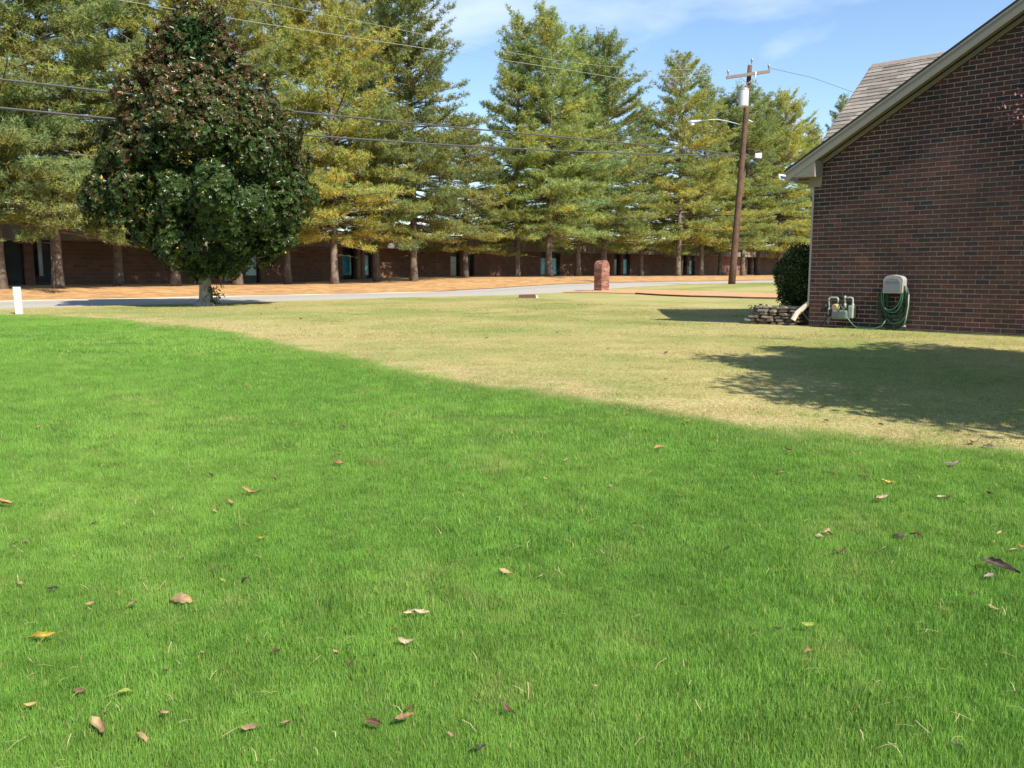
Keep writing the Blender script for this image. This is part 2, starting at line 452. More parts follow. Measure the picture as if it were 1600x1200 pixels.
# ------------------------------------------------------------------ ground, road, straw bank (cells of one grid, shared out)
ul = np.concatenate([[-900, -500, -300, -180, -120, -90, -70, -55, -45, -38, -32, -28], np.arange(-25, 30, 0.25), np.arange(30, 60, 0.75), np.arange(60, 140, 2.5), [145, 165, 200, 260, 350, 500, 900]])
vl = np.concatenate([[-900, -500, -300, -180, -100, -60, -40, -30], np.arange(-25, 25, 0.25), np.arange(25, 31.5, 0.5), np.arange(31.5, 42, 0.5), np.arange(42, 60, 2), [60, 75, 100, 150, 220, 350, 500, 900]])
UU, VV = np.meshgrid(ul, vl, indexing='ij')
X = UU * NU[0] + VV * NV[0]; Y = UU * NU[1] + VV * NV[1]
Z = H(X, Y)
vert = np.stack([X.ravel(), Y.ravel(), Z.ravel()], 1)
nu_, nv_ = len(ul), len(vl)
I, J = np.meshgrid(np.arange(nu_ - 1), np.arange(nv_ - 1), indexing='ij')
q = np.stack([I * nv_ + J, (I + 1) * nv_ + J, (I + 1) * nv_ + J + 1, I * nv_ + J + 1], -1).reshape(-1, 4)
vc = 0.5 * (vl[:-1] + vl[1:])[J.ravel()]
def sub(name, mask, m, zoff=0.0):
    f = q[mask]; ids, inv = np.unique(f, return_inverse=True)
    V = vert[ids].copy(); V[:, 2] += zoff
    x, y = V[:, 0], V[:, 1]
    d = y - bound(x)
    green = 1 - S((d + 0.12) / 0.24)
    fringe = S(1 - np.abs(d - 0.5) / (0.9 + 0.04 * y)) * 0.75 * (0.6 + 0.4 * np.sin(3.1 * x) * np.sin(1.7 * x))
    me = np_mesh(name, V, inv.reshape(f.shape), m, smooth=True, extra={'green': green, 'fringe': fringe})
    o = link(name, me); o['kind'] = 'structure'
    return o
sub('lawn', vc < 25, M['lawn'])
sub('road', (vc > 25) & (vc < 31.5), M['road'], -0.02)
sub('pine_straw_ground', (vc > 31.5) & (vc < 60), M['straw'])
sub('far_ground', vc > 60, M['lawn'])

def strip_sheet(name, near, far, m, off, nsub=10):
    a = np.array([ground(*p)[:2] for p in near]); b = np.array([ground(*p)[:2] for p in far])
    A = []; 
    for i in range(len(a) - 1):
        for t in np.linspace(0, 1, nsub, endpoint=False):
            A.append((a[i] * (1 - t) + a[i + 1] * t, b[i] * (1 - t) + b[i + 1] * t))
    A.append((a[-1], b[-1]))
    k = nsub + 1
    P = np.array([[pa * (1 - s) + pb * s for s in np.linspace(0, 1, k)] for pa, pb in A]).reshape(-1, 2)
    V = np.concatenate([P, (H(P[:, 0], P[:, 1]) + off)[:, None]], 1)
    fs = np.array([[i * k + j, (i + 1) * k + j, (i + 1) * k + j + 1, i * k + j + 1] for i in range(len(A) - 1) for j in range(k - 1)])
    me = np_mesh(name, V, fs, m, smooth=True)
    o = link(name, me); o['kind'] = 'structure'
    return A
dn = [(880, 457.2), (940, 457.8), (985, 459.2), (1030, 462), (1080, 464.2), (1160, 466.3), (1225, 467.6), (1290, 468.4)]
df = [(880, 456.0), (940, 454.0), (985, 452.6), (1030, 453.6), (1080, 455.0), (1160, 457.6), (1225, 459.6), (1290, 461)]
A = strip_sheet('driveway', dn, df, M['drive'], 0.02)
e = MB()  # raised dark strip following the near side of the driveway
pts = [p[0] for p in A if True]
for i in range(22, len(pts) - 1):
    a, b = pts[i], pts[i + 1]
    t = (b - a) / max(np.linalg.norm(b - a), 1e-6); nn = np.array([t[1], -t[0]]) * 0.05
    za, zb = h1(*a), h1(*b)
    e.hexa([(*(a - nn), za - .02), (*(b - nn), zb - .02), (*(b + nn), zb - .02), (*(a + nn), za - .02), (*(a - nn), za + .06), (*(b - nn), zb + .06), (*(b + nn), zb + .06), (*(a + nn), za + .06)])
o = e.build('driveway_dark_edge', M['dark_brown']); o['kind'] = 'structure'

U0 = 15.65; VC = 7.52
# ------------------------------------------------------------------ grass blades (stuff)
def tuft_proto(name, n, r, hmin, hmax, wid, m, lean=0.35, dryf=0.04, segs=2):
    rr = r * np.sqrt(rng.random(n)) ; a = rng.random(n) * 2 * PI
    keep = rng.random(n) < 1 - 0.75 * (rr / r) ** 3
    rr, a = rr[keep], a[keep]; n = len(rr)
    base = np.stack([rr * np.cos(a), rr * np.sin(a), np.full(n, -0.01)], 1)
    th = rng.random(n) * 2 * PI; ln = np.abs(rng.normal(0, lean, n))
    hh = rng.uniform(hmin, hmax, n) * (0.75 + 0.25 * np.sin(base[:, 0] * 23) * np.sin(base[:, 1] * 19))
    d = np.stack([np.cos(th), np.sin(th), np.zeros(n)], 1)
    ph = rng.random(n) * PI
    side = np.stack([np.cos(ph), np.sin(ph), np.zeros(n)], 1) * (wid * rng.uniform(0.6, 1.2, n))[:, None] / 2
    tone = rng.random(n); dry = (rng.random(n) < dryf).astype(float) * rng.uniform(0.5, 1, n)
    mid = base + d * (hh * ln * 0.35)[:, None]; mid[:, 2] += hh * 0.6
    tip = base + d * (hh * ln)[:, None]; tip[:, 2] += hh * np.sqrt(np.maximum(1 - (ln * 0.7) ** 2, 0.15))
    if segs == 2:
        V = np.stack([base - side, base + side, mid - side * 0.8, mid + side * 0.8, tip], 1).reshape(-1, 3)
        b0 = np.arange(n)[:, None] * 5
        Fc = np.concatenate([b0 + np.array([[0, 1, 3]]), b0 + np.array([[0, 3, 2]]), b0 + np.array([[2, 3, 4]])])
        k = 5
    else:
        V = np.stack([base - side, base + side, tip], 1).reshape(-1, 3)
        Fc = np.arange(n)[:, None] * 3 + np.array([[0, 1, 2]]); k = 3
    T = np.repeat(tone, k)[:, None].repeat(3, 1)
    me = np_mesh(name, V, Fc, m, col=T, extra={'dry': np.repeat(dry, k)})
    return bpy.data.objects.new(name, me)      # only referenced by the grass, never linked

def grass_object(name, P, scl, protos, label, cat):
    me = bpy.data.meshes.new(name)
    me.from_pydata([tuple(p) for p in P], [], [])
    n = len(P)
    a = me.attributes.new('rotz', 'FLOAT', 'POINT'); a.data.foreach_set('value', (rng.random(n) * 2 * PI).astype(np.float32))
    a = me.attributes.new('scl', 'FLOAT', 'POINT'); a.data.foreach_set('value', np.asarray(scl, np.float32))
    a = me.attributes.new('pick', 'INT', 'POINT'); a.data.foreach_set('value', rng.integers(0, len(protos), n).astype(np.int32))
    o = link(name, me)
    g = bpy.data.node_groups.new(name, 'GeometryNodeTree')
    g.interface.new_socket('Geometry', in_out='INPUT', socket_type='NodeSocketGeometry')
    g.interface.new_socket('Geometry', in_out='OUTPUT', socket_type='NodeSocketGeometry')
    N = g.nodes; K = g.links.new
    gi = N.new('NodeGroupInput'); go = N.new('NodeGroupOutput')
    join = N.new('GeometryNodeJoinGeometry')
    rz = N.new('GeometryNodeInputNamedAttribute'); rz.data_type = 'FLOAT'; rz.inputs[0].default_value = 'rotz'
    ss = N.new('GeometryNodeInputNamedAttribute'); ss.data_type = 'FLOAT'; ss.inputs[0].default_value = 'scl'
    pk = N.new('GeometryNodeInputNamedAttribute'); pk.data_type = 'INT'; pk.inputs[0].default_value = 'pick'
    cx = N.new('ShaderNodeCombineXYZ'); K(rz.outputs[0], cx.inputs[2])
    for i, p in enumerate(protos):
        oi = N.new('GeometryNodeObjectInfo'); oi.inputs['Object'].default_value = p
        cmp_ = N.new('FunctionNodeCompare'); cmp_.data_type = 'INT'; cmp_.operation = 'EQUAL'
        ins = [s for s in cmp_.inputs if s.type == 'INT']
        K(pk.outputs[0], ins[0]); ins[1].default_value = i
        iop = N.new('GeometryNodeInstanceOnPoints')
        K(gi.outputs[0], iop.inputs['Points']); K(cmp_.outputs[0], iop.inputs['Selection'])
        K(oi.outputs['Geometry'], iop.inputs['Instance'])
        K(cx.outputs[0], iop.inputs['Rotation']); K(ss.outputs[0], iop.inputs['Scale'])
        K(iop.outputs[0], join.inputs[0])
    K(join.outputs[0], go.inputs[0])
    md = o.modifiers.new('grass', 'NODES'); md.node_group = g
    tag(o, label, cat, kind='stuff')
    return o
def scatter(step, cond, jit=0.5, xr=(-16, 16), yr=(0.5, 20)):
    gx, gy = np.meshgrid(np.arange(xr[0], xr[1], step), np.arange(yr[0], yr[1], step))
    x = gx.ravel() + rng.uniform(-jit, jit, gx.size) * step; y = gy.ravel() + rng.uniform(-jit, jit, gx.size) * step
    k = cond(x, y)
    x, y = x[k], y[k]
    return np.stack([x, y, H(x, y)], 1)
def fr(x, y, mrg=1.5):
    return (np.abs(x) < 0.62 * y + mrg) & (y > 1.2)
gb = M['green_blade']
near_p = [tuft_proto('grass_near', 3800, 0.26, 0.030, 0.064, 0.0020, gb, dryf=0.035) for _ in range(4)]
mid_p = [tuft_proto('grass_mid', 3200, 0.42, 0.032, 0.062, 0.0042, gb, dryf=0.03, segs=1) for _ in range(4)]
far_p = [tuft_proto('grass_far', 3200, 0.75, 0.035, 0.06, 0.009, gb, dryf=0.02, segs=1) for _ in range(3)]
edge_p = [tuft_proto('grass_edge', 500, 0.2, 0.02, 0.055, 0.004, gb, dryf=0.2, segs=1) for _ in range(3)]
inb = lambda m: (lambda x, y: y < bound(x) - m)
P = scatter(0.20, lambda x, y: fr(x, y) & (y < 6.2) & (y < bound(x) - 0.16))
grass_object('green_grass', P, rng.uniform(0.85, 1.15, len(P)) * (0.95 + 0.22 * np.sin(P[:, 0] * 2.3 + np.sin(P[:, 1] * 1.7)) * np.sin(P[:, 1] * 2.9)), near_p, 'fresh bright green rye lawn grass filling the foreground', 'grass')
P = scatter(0.34, lambda x, y: fr(x, y) & (y >= 6.0) & (y < 11.5) & (y < bound(x) - 0.25))
grass_object('green_grass', P, rng.uniform(0.85, 1.15, len(P)), mid_p, 'green rye lawn grass in the middle of the seeded area', 'grass')
P = scatter(0.62, lambda x, y: fr(x, y) & (y >= 11.2) & (y < bound(x) - 0.45), yr=(10, 22))
grass_object('green_grass', P, rng.uniform(0.85, 1.1, len(P)), far_p, 'far green rye lawn grass towards the white marker post', 'grass')
P = scatter(0.16, lambda x, y: fr(x, y) & (np.abs(y - bound(x) + 0.16) < 0.30), yr=(1, 22))
P2 = scatter(0.22, lambda x, y: fr(x, y) & (y > bound(x)) & (y < bound(x) + 0.9) & (rng.random(x.shape) < 0.16), yr=(1, 22))
P3 = np.array([Wg(U0 - random.uniform(.05, .22), v_) for v_ in np.arange(-1, 7.5, 0.16) if random.random() < .8])
P = np.concatenate([P, P2, P3])
grass_object('green_grass', P, rng.uniform(0.6, 1.1, len(P)), edge_p, 'thin ragged green grass along the edge of the seeded lawn', 'grass')
tb = M['tan_blade']
tn = [tuft_proto('dormant_near', 2600, 0.5, 0.012, 0.034, 0.005, tb, lean=0.9, dryf=0.25, segs=1) for _ in range(3)]
tf = [tuft_proto('dormant_far', 2600, 1.1, 0.015, 0.04, 0.012, tb, lean=0.9, dryf=0.2, segs=1) for _ in range(3)]
P = scatter(0.42, lambda x, y: fr(x, y, 2) & (y < 14.5) & (y > bound(x) + 0.25) & (UV(x, y)[0] < 15.35), yr=(3, 15))
grass_object('dormant_grass', P, rng.uniform(0.8, 1.2, len(P)), tn, 'short straw coloured dormant grass beside the green lawn', 'grass')
def cf(x, y):
    u, v = UV(x, y)
    return (np.abs(x) < 0.65 * y + 2) & (y >= 14.2) & (y > bound(x) + 0.6) & (v < 24.0) & ~((u > 15.2) & (v < 8.4)) & ~((u > 22) & (u < 38) & (v < 24.5) & (v > 5)) & (u < 46)
P = scatter(0.95, cf, xr=(-22, 30), yr=(14, 48))
grass_object('dormant_grass', P, rng.uniform(0.8, 1.2, len(P)), tf, 'pale tan and green dormant lawn in front of the road', 'grass')

# ------------------------------------------------------------------ foliage helpers
def leaf_cards(pos, nrm, axis, Ls, Wd, col, fold=0.25):
    n = len(pos); ax = unit(axis); sd = unit(np.cross(ax, nrm)); up = np.cross(sd, ax)
    L_ = Ls[:, None]; w_ = Wd[:, None] / 2
    V = np.stack([pos, pos + ax * L_ * 0.5 + sd * w_ + up * w_ * fold, pos + ax * L_ - up * L_ * 0.12, pos + ax * L_ * 0.5 - sd * w_ + up * w_ * fold], 1).reshape(-1, 3)
    b0 = np.arange(n)[:, None] * 4
    Fc = np.concatenate([b0 + np.array([[0, 1, 2]]), b0 + np.array([[0, 2, 3]])])
    return V, Fc, np.repeat(col, 4, axis=0)
def rdir(n):
    return unit(rng.normal(0, 1, (n, 3)))

# ------------------------------------------------------------------ white pines
def pine_variant(seed, Ht, sparse=1.0, gold=0.5):
    r = np.random.default_rng(seed)
    wood = MB()
    sway = lambda h: (0.15 * math.sin(h * 0.5 + seed), 0.15 * math.cos(h * 0.43 + seed * 2))
    tp = []; tr = []
    for h in np.linspace(-0.3, Ht - 0.3, 16):
        s = sway(h); k = h / Ht
        tp.append((s[0] * k, s[1] * k, h)); tr.append((0.185 * (1 - k) ** 0.8 + 0.02) * (1.35 if h < 0.1 else 1))
    wood.tube(tp, tr, 9)
    tpos = []; tdir = []; tcol = []
    top_fork = seed % 2 == 0
    h = 2.5 + r.random() * 0.4
    az0 = r.random() * 6.28
    lob = r.random(6) * 6.28
    ex = (0.62, 0.52, 0.70, 0.60, 0.82, 0.48)[(seed - 1) % 6]; miss = (0.04, 0.07, 0.04, 0.08, 0.06, 0.10)[(seed - 1) % 6]
    for q_ in range(9):
        hq = r.uniform(1.3, 2.6); aq = r.random() * 6.28; lq = r.uniform(.5, 1.6)
        wood.tube([(0, 0, hq), (lq * .5 * math.cos(aq), lq * .5 * math.sin(aq), hq + .05), (lq * math.cos(aq + .2), lq * math.sin(aq + .2), hq - .1)], [.03, .015, .004], 4, caps=False)
    while h < Ht - 0.25:
        k = (h - 2.3) / (Ht - 2.3)
        R0 = 4.7 * (1 - k) ** ex + 0.2
        if k < 0.12: R0 *= 0.78 + k * 1.8
        nb = r.integers(6, 9) if k < 0.8 else r.integers(4, 7)
        for b in range(nb):
            az = az0 + b * 2 * PI / nb + r.normal(0, 0.25)
            Lb = R0 * r.uniform(0.62, 1.12) * (1 + 0.16 * math.sin(3 * az + lob[0] + h * 0.8) + 0.12 * math.sin(5 * az + lob[1] - h * 1.3))
            if r.random() < 0.07: Lb *= 1.25
            el0 = math.radians(-4 + 50 * k ** 1.4 + r.normal(0, 6))
            curve = math.radians(16 + 12 * k)
            hh = h + r.normal(0, 0.18)
            kk = hh / Ht; s = sway(hh)
            p = np.array([s[0] * kk, s[1] * kk, hh])
            ns = 7; pts = [p.copy()]; dirs = []
            for i in range(ns):
                el = el0 + curve * (i / ns) ** 2 - math.radians(6) * math.sin(PI * i / ns) * (1 - k)
                d = np.array([math.cos(az) * math.cos(el), math.sin(az) * math.cos(el), math.sin(el)])
                p = p + d * Lb / ns; pts.append(p.copy()); dirs.append(d)
            wood.tube(pts, [0.05 * (1 - 0.8 * k) * (1 - 0.9 * i / ns) * (0.6 + Lb / 6) + 0.006 for i in range(ns + 1)], 4, caps=False)
            pts = np.array(pts)
            if r.random() < miss and k < 0.8: continue
            # laterals, in a flat fan
            nl = int(Lb * 8.6 * sparse) + 4
            ts = r.uniform(0.16 if k < 0.6 else 0.06, 1.0, nl) ** 0.8
            brgold = np.clip(gold + r.normal(0, 0.22), 0, 1)
            for t in ts:
                f_ = t * ns; i = min(int(f_), ns - 1); q0 = pts[i] * (1 - f_ + i) + pts[i + 1] * (f_ - i)
                side = r.choice([-1, 1]); la = az + side * r.uniform(0.45, 1.05)
                ll = (0.20 + 0.30 * (1 - t) * Lb + 0.15) * r.uniform(0.6, 1.15)
                ll = min(ll, 1.3)
                le = math.radians(r.uniform(2, 24) + 25 * k)
                ld = np.array([math.cos(la) * math.cos(le), math.sin(la) * math.cos(le), math.sin(le)])
                m_ = max(2, int(ll / 0.135))
                for jj in range(m_):
                    g_ = (jj + 0.6) / m_
                    pp = q0 + ld * ll * g_ + r.normal(0, 0.045, 3)
                    dd = ld + np.array([0, 0, 0.38]) + r.normal(0, 0.28, 3)
                    tpos.append(pp); tdir.append(dd)
                    inner = (1 - g_) * 0.5 + (1 - t) * 0.5
                    tcol.append(np.clip(brgold * 0.62 + inner * 0.55 - 0.24 + r.normal(0, 0.15), 0, 1))
        az0 += 1.1 + r.random()
        h += r.uniform(0.34, 0.58) * (1.0 if k < 0.75 else 0.8)
    # leader
    for i in range(26):
        hh = Ht - 0.9 + i * 0.035; kk = hh / Ht; s = sway(hh)
        tpos.append(np.array([s[0] * kk, s[1] * kk, hh])); tdir.append(np.array([0, 0, 1.4]) + r.normal(0, .5, 3)); tcol.append(0.15)
    tpos = np.array(tpos); tdir = unit(np.array(tdir)); g = np.array(tcol)[:, None]
    n = len(tpos)
    green = np.array([[0.215, 0.295, 0.11]]); lime = np.array([[0.43, 0.43, 0.095]]); gld = np.array([[0.58, 0.38, 0.075]])
    cl = np.where(g < 0.5, green * (1 - 2 * g) + lime * 2 * g, lime * (2 - 2 * g) + gld * (2 * g - 1))
    cl = cl * r.uniform(0.75, 1.2, (n, 1))
    nb = 8
    dirs = unit(np.repeat(tdir, nb, 0) * 0.75 + unit(r.normal(0, 1, (n * nb, 3))))
    base = np.repeat(tpos, nb, 0) + dirs * 0.01
    Lg = r.uniform(0.14, 0.27, (n * nb, 1))
    sd = unit(np.cross(dirs, r.normal(0, 1, (n * nb, 3)))) * 0.016
    V = np.stack([base - sd, base + sd, base + dirs * Lg + np.array([[0, 0, -0.02]])], 1).reshape(-1, 3)
    Fc = np.arange(n * nb)[:, None] * 3 + np.array([[0, 1, 2]])
    crown = np_mesh('crown', V, Fc, M['needle'], col=np.repeat(np.repeat(cl, nb, 0), 3, 0))
    print('pine', seed, 'tufts', n)
    return wood, crown
PV = []
for sd_, Ht, sp, gd in ((1, 16.6, 0.84, 0.45), (2, 16.2, 0.78, 0.8), (3, 17.0, 0.86, 0.25), (4, 16.0, 0.74, 0.65), (5, 16.8, 0.80, 0.5), (6, 16.4, 0.78, 0.3)):
    wd, cr = pine_variant(sd_, Ht, sp, gd)
    t_me = bpy.data.meshes.new('trunk'); t_me.from_pydata(wd.v, [], wd.f); t_me.materials.append(M['bark'])
    t_me.polygons.foreach_set('use_smooth', [True] * len(t_me.polygons)); t_me.update()
    PV.append((t_me, cr, Ht))
PG = 'row of tall pines between the road and the long brick building'
pines = [  # px of trunk base, v, variant, height, spread, label
    (-150, 37, 2, 16.5, 1.05, 'tall pine out past the left end of the row'),
    (8, 36.6, 5, 16.0, 0.95, 'golden tinged pine at the far left edge behind the pale marker post'),
    (95, 37.0, 2, 17.5, 1.05, 'big blue green pine with thick flared trunk left of the magnolia'),
    (190, 40.5, 0, 17.5, 1.0, 'pine set back behind the left side of the magnolia crown'),
    (278, 38.0, 3, 16.5, 1.0, 'pine whose short pale trunk shows just left of the magnolia trunk'),
    (375, 38.6, 4, 17.5, 1.05, 'pine whose trunk shows just right of the magnolia trunk'),
    (452, 40.5, 1, 17.0, 0.95, 'yellow green pine with its trunk in shade right of the magnolia'),
    (525, 38.6, 1, 16.5, 1.0, 'golden pine with dark trunk left of the teal windowed entrance'),
    (590, 40.5, 5, 17.0, 1.0, 'pine with trunk just right of the teal windowed entrance'),
    (648, 38.6, 2, 18.2, 1.05, 'tallest open topped blue green pine left of the gap of sky'),
    (728, 41, 3, 10, 0.95, 'lower pine filling the gap below the patch of sky'),
    (808, 40.0, 4, 16.6, 1.0, 'narrow spire topped golden pine right of the gap of sky'),
    (857, 38.0, 0, 16.6, 1.1, 'pine standing before the lit teal window left of the brick mailbox'),
    (902, 40.8, 2, 17.0, 1.1, 'pine with dark straight trunk just left of the brick mailbox'),
    (942, 39.5, 5, 16.6, 1.12, 'pine directly behind the brick mailbox'),
    (1000, 41, 3, 12.5, 0.95, 'lower set back pine right of the brick mailbox'),
    (1057, 38.0, 3, 16.4, 1.08, 'yellow flecked pine left of the street lamp head'),
    (1093, 38.3, 4, 15.4, 1.0, 'pine behind the street lamp arm'),
    (1122, 40.5, 0, 15.2, 1.0, 'pine trunk immediately left of the utility pole'),
    (1157, 38.2, 5, 15.6, 1.05, 'pine immediately right of the utility pole'),
    (1181, 40.5, 3, 16.2, 1.05, 'pine second right of the utility pole'),
    (1213, 38.3, 1, 16.0, 1.0, 'pine nearest the dark bush by the brick house'),
    (1258, 41.0, 0, 14.8, 1.0, 'pine partly hidden behind the eave of the brick house'),
    (1300, 40.0, 2, 18.0, 1.0, 'bluish pine peeking between eave and shingled roof'),
]
for i, (px, v, vi, Ht, spr, lab) in enumerate(pines):
    t = (px - 800) / F; z = v / (NV[1] + NV[0] * t); u = z * (t * NU[0] + NU[1])
    x, y, zz = Wg(u, v, -0.02)
    T = thing('pine_tree', lab, 'tree', (x, y, zz), PG)
    k = Ht / PV[vi][2]
    T.scale = (spr, spr, k); T.rotation_euler = (0, 0, i * 2.39 + 0.4)
    link('trunk', PV[vi][0], T); link('crown', PV[vi][1], T)

# ------------------------------------------------------------------ magnolia
mx_, my_, mz_ = ground(322, 478)
MG = thing('magnolia_tree', 'broad dark glossy magnolia with rusty brown top standing on the lawn by the road', 'tree', (mx_, my_, mz_))
tk = MB()
tk.tube([(0, 0, -.1), (0, 0, .02), (0.01, 0, .15), (0, .01, .5), (-.02, 0, 1.0), (0, .03, 2), (.02, 0, 4), (0, 0, 6.6)], [.34, .29, .20, .165, .155, .12, .07, .02], 14)
for k in range(7):
    a = k * 0.9 + .3; tk.tube([(0.1 * math.cos(a), 0.1 * math.sin(a), .2), (.28 * math.cos(a), .28 * math.sin(a), .03), (.42 * math.cos(a), .42 * math.sin(a), -.05)], [.07, .06, .03], 6)
for k in range(24):
    a = k * 2.4; h = 1.1 + k * 0.2; R = (1.9 if h < 4 else 1.9 * (7.2 - h) / 3.4)
    up = 0.3 + 0.03 * k
    tk.tube([(0, 0, h), (R * .35 * math.cos(a), R * .35 * math.sin(a), h + up * .3), (R * .9 * math.cos(a + .15), R * .9 * math.sin(a + .15), h + up)], [.05, .03, .01], 5, caps=False)
tko = tk.v; tke = MB(); tke.v = [(p[0] + mx_, p[1] + my_, p[2] + mz_) for p in tko]; tke.f = tk.f
tke.build('trunk', M['mag_bark'], MG, smooth=True)
prof_h = np.array([0.75, 1.0, 1.4, 2.2, 3.1, 4.0, 4.8, 5.7, 6.3, 7.0, 7.6, 7.95, 8.15])
prof_r = np.array([0.5, 1.2, 1.75, 2.4, 2.85, 2.62, 2.38, 1.85, 1.4, 0.98, 0.75, 0.45, 0.1])
def mag():
    r = rng
    nc = 380
    hc = r.uniform(0.85, 7.95, nc * 3); az = r.random(nc * 3) * 2 * PI
    R = np.interp(hc, prof_h, prof_r)
    kp = r.random(nc * 3) < (R + 0.5) / 3.6
    hc, az, R = hc[kp][:nc], az[kp][:nc], R[kp][:nc]
    bump = 1 + 0.10 * np.sin(3 * az + hc * 1.4) + 0.10 * np.sin(5 * az - hc * 2.2 + 1)
    rr = 0.94 * R * bump * r.uniform(0.70, 1.04, len(R))
    rr = rr * (1 - 0.55 * S((2.4 - hc) / 1.2) * np.clip(-np.cos(az), 0, 1))
    cc = np.stack([rr * np.cos(az) + 0.12, rr * np.sin(az), hc], 1)
    cr_ = r.uniform(0.24, 0.58, len(R)) * np.clip(R / 2.2, 0.5, 1)
    allp, alln, alla, allL, allc = [], [], [], [], []
    for c, cr1, a0 in zip(cc, cr_, az):
        outd = np.array([math.cos(a0), math.sin(a0), 0.35])
        nr = int(50 * (cr1 / 0.45) ** 2) + 9
        d = unit(r.normal(0, 1, (nr, 3)) + outd * 0.75)
        p = c + d * cr1 * r.uniform(0.75, 1.05, (nr, 1))
        for pp, dd in zip(p, d):
            nl = r.integers(7, 11)
            ph = r.random() * 6.28
            t1 = np.cross(dd, [0.3, 0.2, 1]); t1 /= np.linalg.norm(t1); t2 = np.cross(dd, t1)
            ang = ph + np.arange(nl) * 2.4
            rad = np.cos(ang)[:, None] * t1 + np.sin(ang)[:, None] * t2
            ax = unit(rad + dd * r.uniform(0.2, 0.9, (nl, 1)) + np.array([[0, 0, -0.1]]))
            nm = unit(dd[None] * 1.0 - rad * 0.3 + r.normal(0, .15, (nl, 3)))
            allp.append(pp + rad * 0.01); 
            alla.append(ax); alln.append(nm); allL.append(r.uniform(0.075, 0.125, nl))
            rusty = S((pp[2] - 2.6) / 4.2) * 0.95 + 0.07 + 0.15 * math.sin(a0 * 2)
            base = np.array([0.028, 0.049, 0.010]) * r.uniform(0.8, 1.6, (nl, 1))
            rust = np.array([0.10, 0.052, 0.022]) * r.uniform(0.6, 1.3, (nl, 1))
            isr = (r.random((nl, 1)) < rusty * (0.75 if r.random() < 0.5 else 0.35))
            cl = np.where(isr, rust, base)
            yel = r.random((nl, 1)) < 0.002
            cl = np.where(yel, np.array([0.6, 0.4, 0.03]), cl)
            allc.append(cl)
    # inner foliage, added to block light through the crown
    P_ = np.concatenate(allp); A_ = np.concatenate(alla); N_ = np.concatenate(alln); L_ = np.concatenate(allL); C_ = np.concatenate(allc)
    n2 = 16000
    h2 = r.uniform(0.9, 7.6, n2); a2 = r.random(n2) * 6.28; r2 = np.interp(h2, prof_h, prof_r) * r.uniform(0.35, 0.8, n2)
    r2 = r2 * (1 - 0.55 * S((2.4 - h2) / 1.2) * np.clip(-np.cos(a2), 0, 1))
    P2 = np.stack([r2 * np.cos(a2), r2 * np.sin(a2), h2], 1)
    P_ = np.concatenate([P_, P2]); A_ = np.concatenate([A_, rdir(n2)]); N_ = np.concatenate([N_, rdir(n2)])
    L_ = np.concatenate([L_, r.uniform(.12, .2, n2)]); C_ = np.concatenate([C_, np.array([[0.028, 0.06, 0.016]]).repeat(n2, 0)])
    V, Fc, cl = leaf_cards(P_, N_, A_, L_, L_ * 0.42, C_)
    print('magnolia leaves', len(P_))
    return np_mesh('crown', V, Fc, M['mag_leaf'], col=cl)
link('crown', mag(), MG)
# leafy shoots by the base of the trunk
n = 90
P_ = np.array([[0.28, -0.1, 0.35]]) + rng.normal(0, 1, (n, 3)) * np.array([[0.08, 0.08, 0.2]])
V, Fc, cl = leaf_cards(P_, rdir(n), unit(rdir(n) + np.array([[0, 0, -.5]])), np.full(n, .15), np.full(n, .05), np.array([[0.04, 0.085, 0.02]]).repeat(n, 0))
sh_ = link('shoots', np_mesh('shoots', V, Fc, M['mag_leaf'], col=cl), MG)

sh_['kind'] = 'stuff'

# ------------------------------------------------------------------ long brick building
BV = 46.5; BK = BV / 54.0
BB = thing('brick_building', 'long low brown brick building with dark entrances behind the pine row', 'building', W(36, BV, 0.6))
rec = [2.0 * BK, 15.35 * BK, 28.4 * BK, 37.8 * BK, 48.4 * BK, 59.4 * BK, 70.3 * BK, 82.4 * BK, 96.6 * BK, 110.0 * BK]
TEAL = {3: 3, 5: 3, 6: 2, 7: 2, 2: 2}
RW = 1.15
def bh(u): return float(H(*W(u, BV)[:2])) - 0.15
prev = -14.0
for c in rec + [126.0]:  # wall lengths between the recessed entrances
    a = MB(); e1 = c - RW if c < 125 else 125.0
    a.bx(prev, e1, BV, BV + 0.35, bh(c) - 0.4, 3.17)
    a.build('wall', M['far_brick'], BB)
    prev = c + RW
core = MB(); core.bx(-14, 125, BV + 1.0, BV + 14, 0.2, 3.75); core.build('inner_wall', M['far_brick'], BB)
so_ = MB(); so_.bx(-15, 126, BV - 0.9, BV + 0.98, 3.18, 3.28); so_.build('soffit', M['trim_dark'], BB)
fa = MB()
for u in np.arange(-15, 126, 0.6):
    fa.bx(u, u + 0.55, BV - 0.96, BV - 0.905, 3.14, 4.14); fa.bx(u + 0.553, u + 0.597, BV - 1.0, BV - 0.905, 3.14, 4.15)
o = fa.build('fascia', M['fascia_far'], BB)
rf = MB(); rf.bx(-15, 126, BV - 0.90, BV + 14.5, 3.8, 4.02); rf.build('roof', M['drip'], BB)
